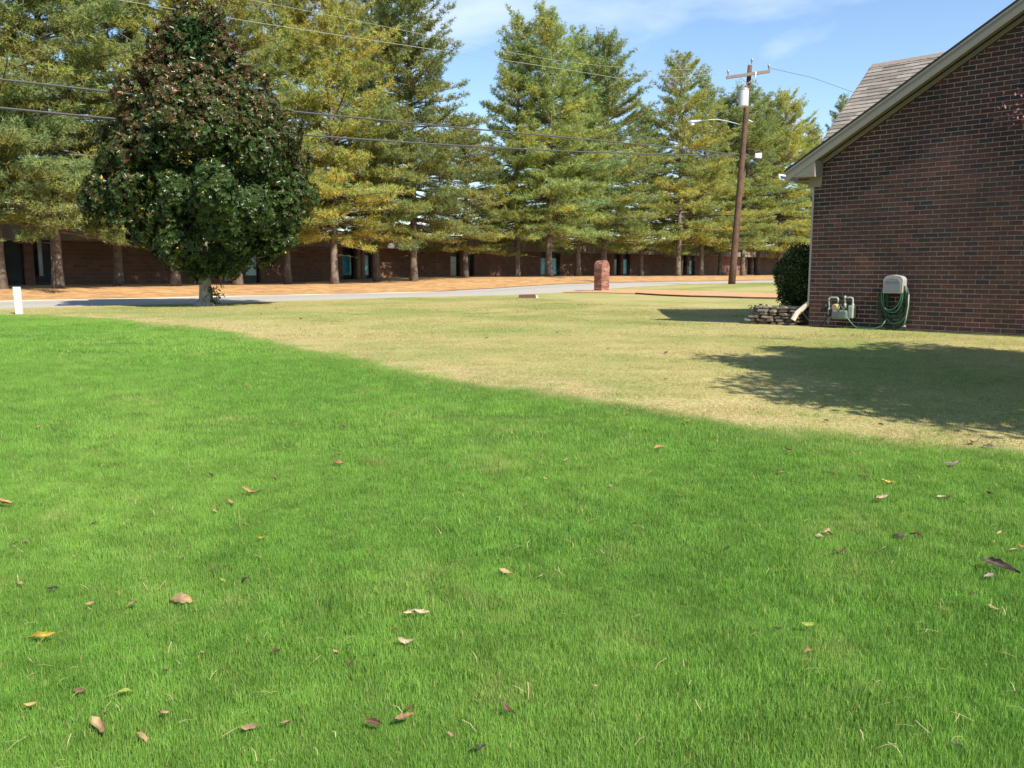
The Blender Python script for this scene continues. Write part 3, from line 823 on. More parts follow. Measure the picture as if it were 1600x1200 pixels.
for ci, c in enumerate(rec):
    b0 = bh(c)
    p = MB(); p.bx(c - 0.2, c + 0.2, BV + 0.02, BV + 0.27, b0 - .3, 3.17)
    pil = p.build('pillar', M['far_brick'], BB)
    for s in (-1, 1):
        x0, x1 = sorted((c + s * 0.21, c + s * 1.13))
        teal = TEAL.get(ci) == 3 or (TEAL.get(ci) == 2 and s == 1)
        fm = MB()
        fm.bx(x0, x1, BV + 0.28, BV + 0.34, b0 - .3, 3.17)
        d_ = fm.build('door', M['dark'], BB)
        g = MB(); g.bx(x0 + .12, x1 - .12, BV + 0.255, BV + 0.278, 1.4 if teal else 1.1, 2.7)
        g.build('pane', M['glass_teal'] if teal else M['glass_dark'], d_)
for (px_, r_) in ((560, .16), (566.5, .17)):
    u_, _ = on_v(px_, 420, BV - 0.6)
    p = MB(); p.tube([W(u_, BV - 0.6, 0.5), W(u_, BV - 0.6, 3.17)], r_, 10); p.build('column', M['col_far'], BB, smooth=True)
u_, _ = on_v(64, 410, BV - 0.15)
p = MB(); p.tube([W(u_, BV - 0.12, 1.4), W(u_, BV - 0.12, 3.17)], .10, 8); p.build('downspout', M['can'], BB, smooth=True)

# ------------------------------------------------------------------ brick house
def rooftop(v): return 3.51 + 0.606 * (7.98 - v)
RV = 2.0
HH = thing('brick_house', 'dark red brick house with tan eaves and brown shingles at the right', 'house', W(U0, VC, 0.6))
gw = MB()
gw.prism([W(U0 + .003, VC - .012, 0.2), W(U0 + .003, VC - .012, rooftop(VC) - .3), W(U0 + .003, RV, rooftop(RV) - .3), W(U0 + .003, 2 * RV - VC, rooftop(VC) - .3), W(U0 + .003, 2 * RV - VC, 0.2)],
         Vector(W(0.25, 0, 0)))
GW = gw.build('gable_wall', M['mortar'], HH)
# individual bricks
CH, BW_, MJ = 0.0794, 0.215, 0.013
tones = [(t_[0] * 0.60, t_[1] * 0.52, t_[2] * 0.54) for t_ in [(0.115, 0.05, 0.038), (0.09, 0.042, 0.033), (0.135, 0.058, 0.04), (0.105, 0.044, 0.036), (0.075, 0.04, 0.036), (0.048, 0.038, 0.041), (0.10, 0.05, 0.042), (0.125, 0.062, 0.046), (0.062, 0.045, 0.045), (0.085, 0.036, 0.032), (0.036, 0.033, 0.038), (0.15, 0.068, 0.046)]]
tw = [10, 10, 7, 9, 8, 4, 9, 7, 4, 8, 2, 4]
blist = []
row = 0; h = 0.36
while h < 7.0:
    v_hi = VC
    vlim = RV + (rooftop(RV) - 0.26 - (h + CH)) / -0.606 if False else 7.98 - (h + CH + 0.24 - 3.51) / 0.606
    v = VC - (0.0 if row % 2 == 0 else BW_ * 0.5)
    if row % 2 and VC < vlim: blist.append((VC - BW_ * 0.5, VC, h))
    while v > -0.5:
        v0, v1 = v - BW_, v
        if v1 > vlim: v1 = min(v1, vlim)
        if v1 - v0 > 0.03: blist.append((v0, v1, h))
        v -= BW_
    row += 1; h += CH
def seen(b):
    c = 0.5 * (b[0] + b[1]); p = W(U0, c, b[2] + .04)
    # rank by size in view
    d = math.sqrt(p[0] ** 2 + p[1] ** 2 + (p[2] - 1.6) ** 2)
    x = p[0] / p[1] * F + 800
    gz = h1(p[0], p[1])
    full = (b[1] - b[0]) > 0.2
    return (x < 1604) and (b[2] > gz + 0.02) and full and (b[2] < 4.9 + 0.0), d
cand = sorted([(seen(b)[1], i) for i, b in enumerate(blist) if seen(b)[0]])
single = set(i for _, i in cand[:296])
bmesh_ = []
def brick_geo(mb, v0, v1, h, col, dep, tilt=0.0):
    mb.bx(U0 - dep, U0 + 0.02, v0 + MJ / 2, v1 - MJ / 2, h + MJ / 2, h + CH - MJ / 2, col)
protos = []
for k, tcol in enumerate(tones):
    m1 = MB(); 
    m1.hexa([(*(np.array(W(0, 0)[:2]) + a * NU + b * NV), c) for (a, b, c) in
             [(-.004, -BW_ / 2 + MJ / 2, -CH / 2 + MJ / 2), (.02, -BW_ / 2 + MJ / 2, -CH / 2 + MJ / 2), (.02, BW_ / 2 - MJ / 2, -CH / 2 + MJ / 2), (-.004, BW_ / 2 - MJ / 2, -CH / 2 + MJ / 2),
              (-.004, -BW_ / 2 + MJ / 2, CH / 2 - MJ / 2), (.02, -BW_ / 2 + MJ / 2, CH / 2 - MJ / 2), (.02, BW_ / 2 - MJ / 2, CH / 2 - MJ / 2), (-.004, BW_ / 2 - MJ / 2, CH / 2 - MJ / 2)]], tcol)
    me = bpy.data.meshes.new('brick'); me.from_pydata(m1.v, [], m1.f); me.materials.append(M['brick'])
    a = me.color_attributes.new('tone', 'FLOAT_COLOR', 'POINT'); a.data.foreach_set('color', np.array([(*c, 1) for c in m1.c], dtype=np.float32).ravel())
    protos.append(me)
rl = root_loc(GW); fld = MB()
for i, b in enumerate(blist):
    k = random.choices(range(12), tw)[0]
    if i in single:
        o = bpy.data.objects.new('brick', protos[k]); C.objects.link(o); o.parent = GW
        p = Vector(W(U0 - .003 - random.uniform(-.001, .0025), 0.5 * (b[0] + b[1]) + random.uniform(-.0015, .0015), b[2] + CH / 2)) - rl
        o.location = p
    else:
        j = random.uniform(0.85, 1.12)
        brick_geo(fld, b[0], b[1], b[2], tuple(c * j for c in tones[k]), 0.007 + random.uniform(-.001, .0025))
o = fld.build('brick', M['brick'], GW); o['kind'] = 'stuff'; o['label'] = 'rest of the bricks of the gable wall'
# other walls
fw = MB(); fw.bx(U0 + .27, U0 + 13, VC - .25, VC - .004, 0.2, rooftop(VC) - .3)
fw.prism([W(U0 + .95, VC - .004, 3.6), W(U0 + 6.43, VC - .004, 3.6), W(U0 + 3.69, VC - .004, 5.8)], Vector(W(0, -.24, 0)))
fw.build('front_wall', M['house_brick'], HH)
bw = MB(); bw.bx(U0 + .27, U0 + 13, 2 * RV - VC, 2 * RV - VC + .25, 0.2, rooftop(VC) - .3); bw.build('back_wall', M['house_brick'], HH)
ew = MB(); ew.bx(U0 + 12.8, U0 + 13.05, 2 * RV - VC + .26, VC - .26, 0.2, 4.2); ew.build('end_wall', M['house_brick'], HH)
# main roof slab with rake overhang
UR = U0 - 0.30
rfm = MB()
for s in (1, -1):
    ve = 7.98 if s == 1 else 2 * RV - 7.98
    poly = [W(UR - .012, RV, rooftop(RV)), W(UR - .012, ve, 3.51), W(UR - .012, ve, 3.47), W(UR - .012, RV, rooftop(RV) - .045)]
    rfm.prism(poly, Vector(W(13.6, 0, 0)))
ROOF = rfm.build('roof', M['drip'], HH)
def rake_poly(v_lo, v_hi, top, bot, u):
    return [W(u, v_hi, rooftop(v_hi) - top), W(u, v_lo, rooftop(v_lo) - top), W(u, v_lo, rooftop(v_lo) - bot), W(u, v_hi, rooftop(v_hi) - bot)]
rk = MB(); rk.prism(rake_poly(RV, 7.955, .048, .235, UR), Vector(W(.028, 0, 0))); rk.build('rake_board', M['trim'], HH)
rk = MB(); rk.prism(rake_poly(RV, 7.955, .046, .085, UR - .014), Vector(W(.0135, 0, 0))); rk.build('rake_moulding', M['trim'], HH)
rk = MB(); rk.prism(rake_poly(RV, 7.93, .15, .17, UR + .03), Vector(W(.29, 0, 0))); rk.build('rake_soffit', M['trim_dark'], HH)
rk = MB(); rk.prism(rake_poly(RV, 7.40, .205, .285, U0 - .03), Vector(W(.024, 0, 0))); rk.build('frieze_board', M['trim_dark'], HH)
# eave return box
er = MB()
er.prism([W(UR + .006, 7.945, 3.375), W(UR + .006, 7.39, 3.352), W(UR + .006, 7.39, 3.66), W(UR + .006, 7.905, 3.385)], Vector(W(.30, 0, 0)))
er.build('eave_return', M['trim'], HH)
er = MB(); er.bx(U0 - .03, U0 - .008, 7.365, 7.625, 3.185, 3.70); er.build('corner_block', M['trim_dark'], HH)
er = MB(); er.bx(U0 - .008, U0 + 13, VC, 7.93, 3.30, 3.33); er.build('eave_soffit', M['trim_dark'], HH)
gt = MB()
gt.prism([W(UR - .02, 7.985, 3.33), W(UR - .02, 8.07, 3.34), W(UR - .02, 8.10, 3.45), W(UR - .02, 8.085, 3.45), W(UR - .02, 8.055, 3.36), W(UR - .02, 7.985, 3.35)], Vector(W(13.4, 0, 0)))
gt.build('gutter', M['white'], HH)
# cross gable roof with separate shingles
CR_U, CR_H, CS = U0 + 3.69, 6.10, 0.828
cg = MB()
CL = CR_U - 2.95
cg.prism([W(CR_U, 8.10, CR_H - .03), W(CL, 8.10, CR_H - .03 - CS * (CR_U - CL)), W(CL, 8.10, CR_H - .15 - CS * (CR_U - CL)), W(CR_U, 8.10, CR_H - .15)], Vector(W(0, -6.0, 0)))
cg.prism([W(CR_U, 8.10, CR_H - .15), W(CR_U + 2.95, 8.10, CR_H - .15 - CS * 2.95), W(CR_U + 2.95, 8.10, CR_H - .03 - CS * 2.95), W(CR_U, 8.10, CR_H - .03)], Vector(W(0, -6.0, 0)))
CG = cg.build('cross_gable_roof', M['drip'], HH)
EX = 0.143; sl_len = math.hypot(1, CS); shp = []
for k in range(9):
    g_ = (0.235 + 0.014 * (k - 4)); tcol = (g_ * 1.0, g_ * 0.87, g_ * 0.74)
    m1 = MB(); L0 = 0.30
    def sp(a, b, c):   # a: down slope, b: along v, c: off the surface
        du = -a / sl_len - c * CS / sl_len * 1.0; dh = -a * CS / sl_len + c / sl_len
        x, y, _ = W(du, b); return (x, y, dh)
    wv = L0 / 2 - .003
    m1.hexa([sp(0, -wv, .0), sp(0, wv, 0), sp(EX + .03, wv, .0), sp(EX + .03, -wv, .0), sp(0, -wv, .004), sp(0, wv, .004), sp(EX + .03, wv, .020), sp(EX + .03, -wv, .020)], tcol)
    me = bpy.data.meshes.new('shingle'); me.from_pydata(m1.v, [], m1.f); me.materials.append(M['shingle'])
    a = me.color_attributes.new('tone', 'FLOAT_COLOR', 'POINT'); a.data.foreach_set('color', np.array([(*c, 1) for c in m1.c], dtype=np.float32).ravel())
    shp.append(me)
cnt = 0; a = 0.04; r_ = 0
while a < 4.2:
    u = CR_U - a / sl_len; hh = CR_H - a * CS / sl_len
    v = 8.08 - .15
    off_ = (r_ * 0.11) % 0.3
    first = True
    while v > 2.6:
        if hh > rooftop(v) - 0.02:
            x = (W(u, v)[0] / W(u, v)[1]) * F + 800
            if x < 1500 and cnt < 298:
                o = bpy.data.objects.new('shingle', random.choice(shp)); C.objects.link(o); o.parent = CG
                o.location = Vector(W(u, v, hh + random.uniform(-.012, -.006))) - rl; cnt += 1
        v -= 0.30 - (off_ if first else 0); first = False
    a += EX; r_ += 1
print('shingles', cnt)
for i in range(20):
    v = 8.0 - i * 0.2
    m1 = MB(); 
    for s in (-1, 1):
        m1.hexa([W(CR_U, v - .12, CR_H), W(CR_U + s * .12, v - .12, CR_H - .10), W(CR_U + s * .12, v + .09, CR_H - .10), W(CR_U, v + .09, CR_H),
                 W(CR_U, v - .12, CR_H + .012), W(CR_U + s * .13, v - .12, CR_H - .092), W(CR_U + s * .13, v + .09, CR_H - .082), W(CR_U, v + .09, CR_H + .022)], (.25, .20, .165))
    m1.build('ridge_cap', M['shingle'], CG)
rb = MB()
rb.prism([W(CR_U, 8.10, CR_H - .02), W(CL, 8.10, CR_H - .02 - CS * (CR_U - CL)), W(CL, 8.10, CR_H - .2 - CS * (CR_U - CL)), W(CR_U, 8.10, CR_H - .2)], Vector(W(0, .025, 0)))
rb.build('gable_rake_board', M['trim'], HH)
# downspout on the front wall corner with kicked elbow
ds = MB(); gzc = h1(*W(U0, VC)[:2])
ds.bx(U0 + .02, U0 + .10, VC + .002, VC + .045, gzc + .42, 3.30); ds.build('downspout', M['spout_grey'], HH)
kp = [on_u(1258, 474, U0 + .03), on_u(1254, 483, U0 - .02), on_u(1243, 490, U0 - .1), on_u(1238, 501, U0 - .16)]
el = MB()
pp_ = [W(U0 + .05, VC + .03, gzc + .44), W(U0 + .0, kp[1][0] + .02, kp[1][1]), W(U0 - .05, kp[2][0], kp[2][1]), W(U0 - .10, kp[3][0] + .02, kp[3][1] + .01)]
el.tube(pp_, [.045, .052, .055, .055], 8); el.build('downspout_elbow', M['spout'], HH, bevel=0)

# ------------------------------------------------------------------ gas meter
mv, mh = on_u(1318, 492, U0 - .16)
GM = thing('gas_meter', 'grey gas meter with looped pipes standing against the brick wall', 'gas meter', W(U0 - .16, mv, h1(*W(U0, mv)[:2])))
def wp(px, py, du=0.12): 
    v, h = on_u(px, py, U0 - du); return W(U0 - du, v, h)
b = MB(); v0, h0 = on_u(1326, 499, U0 - .14); v1, h1_ = on_u(1303, 484, U0 - .14)
b.bx(U0 - .26, U0 - .06, v0, v1, h0, h1_); b.build('meter_body', M['meter'], GM, bevel=.03)
b = MB(); v0b, h0b = on_u(1334, 500, U0 - .14); v1b, h1b = on_u(1316, 477, U0 - .14)
b.bx(U0 - .20, U0 - .05, v0b, v0 + .002, h0 + .02, h1b); b.build('meter_lit_side', M['pipe'], GM, bevel=.02)  # sunlit right face of the meter, put into the colour as a paler block
b = MB(); c = Vector(wp(1306, 480, .16)); b.tube([c + Vector(W(-.07, 0)), c + Vector(W(-.05, 0)), c + Vector(W(.05, 0))], [.05, .062, .062], 16); b.build('regulator', M['regul'], GM, smooth=False)
b = MB(); c = Vector(wp(1289, 479, .10)); b.tube([c + Vector(W(-.05, 0)), c + Vector(W(-.03, 0)), c + Vector(W(.02, 0))], [.045, .055, .055], 16); b.build('dial', M['black'], GM)
b = MB(); b.tube([wp(1295.5, 485), wp(1295.5, 475), wp(1295.5, 467), wp(1296.5, 465.3), wp(1299, 465), wp(1306, 465), wp(1308.5, 465.5), wp(1309.5, 467.5), wp(1309.5, 476)], .018, 8)
b.tube([wp(1295.5, 485), wp(1295.5, 481.5)], .028, 8); b.tube([wp(1295.5, 466), wp(1295.5, 469)], .025, 8)
b.build('inlet_pipe', M['pipe'], GM, smooth=True)
b = MB(); b.tube([wp(1320.5, 478), wp(1320.5, 462)], .018, 8); b.tube([wp(1320.5, 465.2), wp(1330, 465.2), wp(1332, 466), wp(1332.5, 468), wp(1332.5, 480), wp(1333, 484), wp(1335, 487.5)], .018, 8)
b.tube([wp(1320.5, 467.5), wp(1320.5, 463)], .026, 8); b.tube([wp(1332.5, 478.5), wp(1332.5, 474.5)], .027, 8); b.tube([wp(1332.5, 478.8), wp(1338, 478.5, .1)], .010, 6)
b.tube([wp(1320.5, 482), wp(1320.5, 474)], .028, 8)
b.build('outlet_pipe', M['pipe'], GM, smooth=True)
b = MB(); b.tube([wp(1294.5, 485), wp(1294.2, 506)], .012, 6); b.build('riser', M['pipe'], GM)

# ------------------------------------------------------------------ hose reel, hose
rv, rh = on_u(1396, 444, U0 - .12)
RL = thing('hose_reel', 'pale grey plastic hose hanger with arched top on the brick wall', 'hose reel', W(U0 - .1, rv, rh - .17))
def arch(u, vc, hb, ht, hw, n=10, rcor=.045):
    pts = [(vc - hw + .01, hb), (vc + hw - .01, hb), (vc + hw, hb + .012)]
    k = 0.62
    for i in range(n + 1):
        a_ = i / n * PI / 2
        pts.append((vc + hw * (1 - .35 * (1 - math.cos(a_))) if False else vc + hw - (hw * .55) * (1 - math.cos(a_)), ht - .10 + .085 * math.sin(a_)))
    pts.append((vc, ht))
    left = [(2 * vc - p[0], p[1]) for p in pts[2:-1]][::-1]
    return [W(u, p[0], p[1]) for p in pts + left]
vL, hB = on_u(1380.5, 458, U0 - .15); vR, _ = on_u(1411.5, 458, U0 - .15); _, hT = on_u(1396, 429.5, U0 - .15)
vc_ = .5 * (vL + vR); hw_ = .5 * (vL - vR)
b = MB(); b.prism(arch(U0 - .20, vc_, hB, hT, hw_), Vector(W(.19, 0))); b.build('housing', M['reel'], RL, bevel=.012)
b = MB(); b.prism(arch(U0 - .212, vc_, hB + .035, hT - .05, hw_ - .035), Vector(W(.011, 0))); b.build('front_panel', M['reel_in'], RL, bevel=.004)
b = MB(); b.bx(U0 - .217, U0 - .2125, vc_ - hw_ + .05, vc_ + hw_ - .05, hT - .105, hT - .10); b.build('panel_ridge', M['reel'], RL)
HS = thing('garden_hose', 'green garden hose looped in a long coil over the grey hanger on the brick wall', 'hose', W(U0 - .1, rv, h1(*W(U0, rv)[:2])))
coil = MB(); coil2 = MB()
gb_ = h1(*W(U0 - .1, vc_)[:2])
for k in range(17):
    bot = gb_ + 0.03 + (k % 9) * 0.047 + random.uniform(-.015, .015); hw2 = hw_ + 0.03 + random.uniform(-.03, .08) - (k % 9) * .008
    pts = []; off = .03 + 0.0085 * k; sk = random.uniform(-.04, .04)
    top = hT - .05 - random.uniform(0, .06)
    for i in range(40):
        a_ = i / 39 * 2 * PI
        yy = math.cos(a_); xx = math.sin(a_)
        mid = (top + bot) / 2; hh_ = mid + (top - bot) / 2 * (abs(yy) ** .8) * (1 if yy > 0 else -1)
        ww = hw2 * (abs(xx) ** .75) * (1 if xx > 0 else -1) * (1.0 if yy < .3 else 1 - (yy - .3) * .5)
        pts.append(W(U0 - off - .004 * math.sin(5 * a_ + k), vc_ + ww + sk * (1 - yy) * .7 + .012 * math.sin(3 * a_ + k), hh_))
    (coil2 if k in (4, 11, 15, 16) else coil).tube(pts, .0095, 6, caps=False)
coil.build('coil', M['hose'], HS, smooth=True)
coil2.build('outer_coil', M['hose_lt'], HS, smooth=True)
tl = MB(); gp = lambda px, py, du: Wg(U0 - du, on_u(px, py, U0 - du)[0], .016)
tl.tube([wp(1384, 500, .14), wp(1378, 509, .2), gp(1365, 512, .24), gp(1350, 512, .26), gp(1340, 511, .26), wp(1332, 507, .26), wp(1324, 497, .28), wp(1317, 482, .28), wp(1313, 476, .2), wp(1311, 478, .16)], .011, 6)
tl.build('hose_tail', M['hose_lt'], HS, smooth=True)
sp_ = MB(); c = Vector(wp(1412, 510.5, .14)); sp_.tube([c + Vector(W(0, .03, 0)), c + Vector(W(0, -.03, .01))], [.014, .02], 8); sp_.tube([wp(1413, 508, .16), wp(1416, 495, .17), wp(1419, 478, .16), wp(1420, 460, .14)], .010, 6)
sp_.build('nozzle_end', M['reel'], HS, smooth=True)
CB = MB(); CB.tube([wp(1300, 486, .2), wp(1291, 498, .2), gp(1281, 505, .2), gp(1272, 505, .2), wp(1262, 499, .16), wp(1256, 491, .1), wp(1250, 485, .0)], .011, 6)
tag(CB.build('cable', M['black'], None, smooth=True), 'black cable sagging along the wall base between gas meter and downspout', 'cable')

# ------------------------------------------------------------------ stone planter and bush
pc = Wg(16.1, 8.3)
SP = thing('stone_planter', 'low stacked field stone planter at the corner of the brick house', 'planter', pc)
stm = []
for k in range(9):
    r = np.random.default_rng(50 + k)
    import bmesh
    bm = bmesh.new(); bmesh.ops.create_icosphere(bm, subdivisions=2, radius=1)
    for v_ in bm.verts:
        c = v_.co; c.x = math.copysign(abs(c.x) ** .6, c.x); c.y = math.copysign(abs(c.y) ** .6, c.y); c.z = math.copysign(abs(c.z) ** .55, c.z)
        v_.co = c * (1 + r.normal(0, .06))
    me = bpy.data.meshes.new('stone'); bm.to_mesh(me); bm.free(); me.materials.append(M['stone'])
    b_ = [tuple(c * .62 for c in q_) for q_ in [(0.40, .33, .24), (.30, .24, .17), (.22, .16, .11), (.36, .31, .26), (.26, .18, .12), (.45, .38, .28), (.18, .13, .09), (.33, .26, .2), (.28, .24, .2)]][k]
    a = me.color_attributes.new('tone', 'FLOAT_COLOR', 'POINT'); a.data.foreach_set('color', np.array([(*b_, 1)] * len(me.vertices), dtype=np.float32).ravel())
    stm.append(me)
def put_stone(u, v, h, su, sv, sh, k):
    o = bpy.data.objects.new('stone', stm[k]); C.objects.link(o); o.parent = SP
    o.location = Vector(W(u, v, h)) - Vector(pc); o.scale = (su, sv, sh)
    o.rotation_euler = (random.uniform(-.08, .08), random.uniform(-.08, .08), math.atan2(NU[1], NU[0]) + random.uniform(-.15, .15))
for rr_ in range(5):
    v = 7.68 + random.uniform(0, .1)
    while v < 8.74 - rr_ * .03:
        L_ = random.uniform(.07, .15)
        g0 = h1(*W(15.72, v + L_)[:2])
        put_stone(15.74 + random.uniform(-.02, .03), v + L_, g0 + .02 + rr_ * .062, .10, L_ * .97, random.uniform(.028, .036), random.randrange(9))
        v += 2 * L_ + .004
    u = 15.9
    while u < 16.75:
        L_ = random.uniform(.07, .14); g0 = h1(*W(u, 8.72)[:2])
        put_stone(u + L_, 8.78 + random.uniform(-.02, .03), g0 + .02 + rr_ * .062, L_ * .97, .10, random.uniform(.028, .036), random.randrange(9))
        u += 2 * L_
for j in range(5):
    v = 7.85 + j * .19; put_stone(15.78, v, h1(*W(15.7, v)[:2]) + .335, .11, .10 + .02 * (j % 2), .035, [0, 5, 3, 5, 7, 0][j])
b = MB(); b.bx(15.86, 17.6, VC + .05, 8.68, .5, h1(*W(16, 8.3)[:2]) + .25); b.build('soil', M['soil'], SP)
def leafmass(name, cen, rad, n, Ls, cols, m, par=None, shell=.55):
    d = rdir(n); rr_ = (shell + (1 - shell) * rng.random((n, 1)) ** .5)
    lump = 1 + .10 * np.sin(d[:, :1] * 7 + 1) * np.sin(d[:, 2:] * 6) + .06 * np.sin(d[:, 1:2] * 13)
    P_ = np.array(cen) + d * rr_ * lump * np.array(rad)
    ci = rng.integers(0, len(cols), n); cl = np.array(cols)[ci] * rng.uniform(.7, 1.25, (n, 1))
    V, Fc, c_ = leaf_cards(P_, unit(d + rdir(n) * .6), unit(rdir(n) + d * .5 + np.array([[0, 0, .3]])), rng.uniform(.7, 1.2, n) * Ls, rng.uniform(.7, 1.2, n) * Ls * .45, cl)
    return np_mesh(name, V, Fc, m, col=c_)
bx_, by_, bz_ = Wg(17.25, 8.42)
BU = thing('evergreen_bush', 'dark rounded evergreen bush at the corner of the brick house', 'bush', (bx_, by_, bz_))
b = MB()
for k in range(6):
    a_ = k * 1.05; b.tube([(bx_ + .03 * math.cos(a_), by_ + .03 * math.sin(a_), bz_), (bx_ + .25 * math.cos(a_), by_ + .25 * math.sin(a_), bz_ + .8)], [.03, .012], 5)
b.build('stem', M['bark'], BU)
link('foliage', leafmass('foliage', (0, 0, .86), (.60, .60, .72), 15000, .07, [(.035, .07, .018), (.05, .09, .02), (.025, .05, .012), (.12, .14, .03)], M['leaf'], shell=.45), BU)
# weeds and ground plants along planter
def plant(px, py, n, r, Ls, lab, cols, hgt=.1, uoff=None):
    x, y, z = ground(px, py) if uoff is None else Wg(*uoff)
    P_ = rng.normal(0, 1, (n, 3)) * np.array([[r, r, hgt * .4]]); P_[:, 2] = np.abs(P_[:, 2])
    ax = unit(rdir(n) + np.array([[0, 0, .9]]))
    cl = np.array(cols)[rng.integers(0, len(cols), n)] * rng.uniform(.8, 1.2, (n, 1))
    V, Fc, c_ = leaf_cards(P_, rdir(n), ax, rng.uniform(.7, 1.2, n) * Ls, rng.uniform(.7, 1.2, n) * Ls * .4, cl)
    o = link('weed', np_mesh('weed', V, Fc, M['leaf'], col=c_)); o.location = (x, y, z); tag(o, lab, 'plant')
wc = [(.10, .2, .04), (.16, .28, .06)]
plant(1294, 508, 60, .05, .07, 'small green weed below the left pipe of the gas meter', wc)
plant(1329, 511, 60, .05, .07, 'small green weed below the right side of the gas meter', wc)
b0_ = W(15.95, 8.55)
for (uu, vv_, lab) in ((16.0, 8.7, 'trailing green plant on the left top of the stone planter'), (16.0, 8.2, 'low leafy plant behind the top stones in the middle of the planter')):
    n = 120
    x, y, _ = W(uu, vv_); P_ = rng.normal(0, 1, (n, 3)) * np.array([[.10, .10, .03]]); P_[:, 2] = np.abs(P_[:, 2])
    V, Fc, c_ = leaf_cards(P_, rdir(n), unit(rdir(n) + np.array([[0, 0, .6]])), np.full(n, .07), np.full(n, .03), np.array([(.05, .10, .03)]).repeat(n, 0) * rng.uniform(.6, 1.4, (n, 1)))
    o = link('bed_plant', np_mesh('bed_plant', V, Fc, M['leaf'], col=c_)); o.location = (x, y, h1(x, y) + .27); tag(o, lab, 'plant', kind='stuff')

# ------------------------------------------------------------------ brick mailbox
ux, vx = UV(*ground(940, 454.2)[:2])
mb_ = Wg(ux, vx)
MBX = thing('brick_mailbox', 'arched red brick mailbox pillar at the edge of the road', 'mailbox', mb_)
bw_, dp_ = 0.54, 0.42
zb = mb_[2]; hs = 0.97
def arch_prof(hw, base, spring, n=14):
    pts = [(-hw, base), (hw, base), (hw, spring)]
    for i in range(1, n):
        a_ = i / n * PI; pts.append((hw * math.cos(a_), spring + hw * 1.3 * math.sin(a_)))
    pts.append((-hw, spring)); return pts
b = MB(); b.prism([W(ux + p[0], vx - dp_ / 2, zb + p[1]) for p in arch_prof(bw_ / 2 * .97, -.1, hs)], Vector(W(0, dp_)))
core_o = b.build('mortar_core', mat('mailbox_mortar', (0.42, 0.30, 0.22), .95, noise=.1), MBX)
bs = MB()
rc = [(0.24, .10, .07), (.28, .13, .09), (.20, .085, .06), (.32, .16, .11), (.17, .075, .06)]
def bcol():
    c = random.choice(rc); j = random.uniform(.85, 1.15); return tuple(k * j for k in c)
nrow = 14; ch = hs / nrow; rows = []
for r_ in range(nrow):
    z0 = zb + r_ * ch
    for (n_, side) in ((2, 0), (2, 1), (2, 2), (2, 3)):
        off = .5 if r_ % 2 else 0
        ln = (bw_ if side < 2 else dp_) / n_
        k = -1 if off else 0
        for i in range(k, n_):
            a0 = max(0, (i + off) * ln); a1 = min(n_ * ln, (i + 1 + off) * ln)
            if a1 - a0 < .03: continue
            a0 += .005; a1 -= .005; z1, z2 = z0 + .005, z0 + ch - .005
            pr = 0.012 + (0.018 if r_ == 8 else 0)
            if side == 0: bs_ = (ux - bw_ / 2 + a0, ux - bw_ / 2 + a1, vx - dp_ / 2 - pr, vx - dp_ / 2 + .02)
            elif side == 1: bs_ = (ux - bw_ / 2 + a0, ux - bw_ / 2 + a1, vx + dp_ / 2 - .02, vx + dp_ / 2 + pr)
            elif side == 2: bs_ = (ux - bw_ / 2 - pr, ux - bw_ / 2 + .02, vx - dp_ / 2 + a0, vx - dp_ / 2 + a1)
            else: bs_ = (ux + bw_ / 2 - .02, ux + bw_ / 2 + pr, vx - dp_ / 2 + a0, vx - dp_ / 2 + a1)
            m1 = MB(); m1.bx(*bs_, z1, z2, bcol()); rows.append(m1)
for k in range(11):   # arch voussoirs, four deep
    a0, a1 = (k + .06) / 11 * PI, (k + .94) / 11 * PI
    for d_ in range(4):
        v0_, v1_ = vx - dp_ / 2 - .014 + d_ * (dp_ + .028) / 4 + .004, vx - dp_ / 2 - .014 + (d_ + 1) * (dp_ + .028) / 4 - .004
        pts = []
        for (aa, rr_) in ((a0, .03), (a1, .03), (a1, bw_ / 2 + .014), (a0, bw_ / 2 + .014)):
            pts.append(W(ux + rr_ * math.cos(aa), v0_, zb + hs + .005 + rr_ * 1.3 * math.sin(aa)))
        m1 = MB(); m1.prism(pts, Vector(W(0, v1_ - v0_)), bcol()); rows.append(m1)
rows_n = len(rows); print('mailbox bricks', rows_n)
for m1 in rows[:298]: m1.build('brick', M['post_brick'], core_o)

# ------------------------------------------------------------------ utility pole
pu0, pv0 = 38.76, 22.8
PB = Wg(pu0, pv0)
UP = thing('utility_pole', 'leaning brown wooden utility pole with crossarm, white transformer and lamp arm', 'utility pole', PB)
top = Vector(W(39.82, 22.8, 11.85)); bot = Vector(PB) + Vector((0, 0, -.1)); ax_ = (top - bot)
def pp(t): return bot + ax_ * t
p = MB(); p.tube([pp(k / 10) for k in range(11)], [.185 - .0075 * k for k in range(11)], 14); p.build('pole', M['pole'], UP, smooth=True)
def on_pole(px, py, dy=0.0):   # point in the vertical plane through the pole facing the camera
    r = ray(px, py); yy = pp(.9)[1] + dy; t = yy / r[1]; return Vector((r[0] * t, yy, 1.6 + r[2] * t))
cl_, cr2 = on_pole(1135, 121, -.25), on_pole(1203, 111, -.25)
d = (cr2 - cl_); n_ = Vector((0, 1, 0)); upv = Vector((0, 0, 1))
p = MB(); hx = .06
p.hexa([cl_ + Vector((0, -hx, -.08)), cr2 + Vector((0, -hx, -.08)), cr2 + Vector((0, hx, -.08)), cl_ + Vector((0, hx, -.08)), cl_ + Vector((0, -hx, .06)), cr2 + Vector((0, -hx, .06)), cr2 + Vector((0, hx, .06)), cl_ + Vector((0, hx, .06))])
ARM = p.build('crossarm', M['grey_wood'], UP)
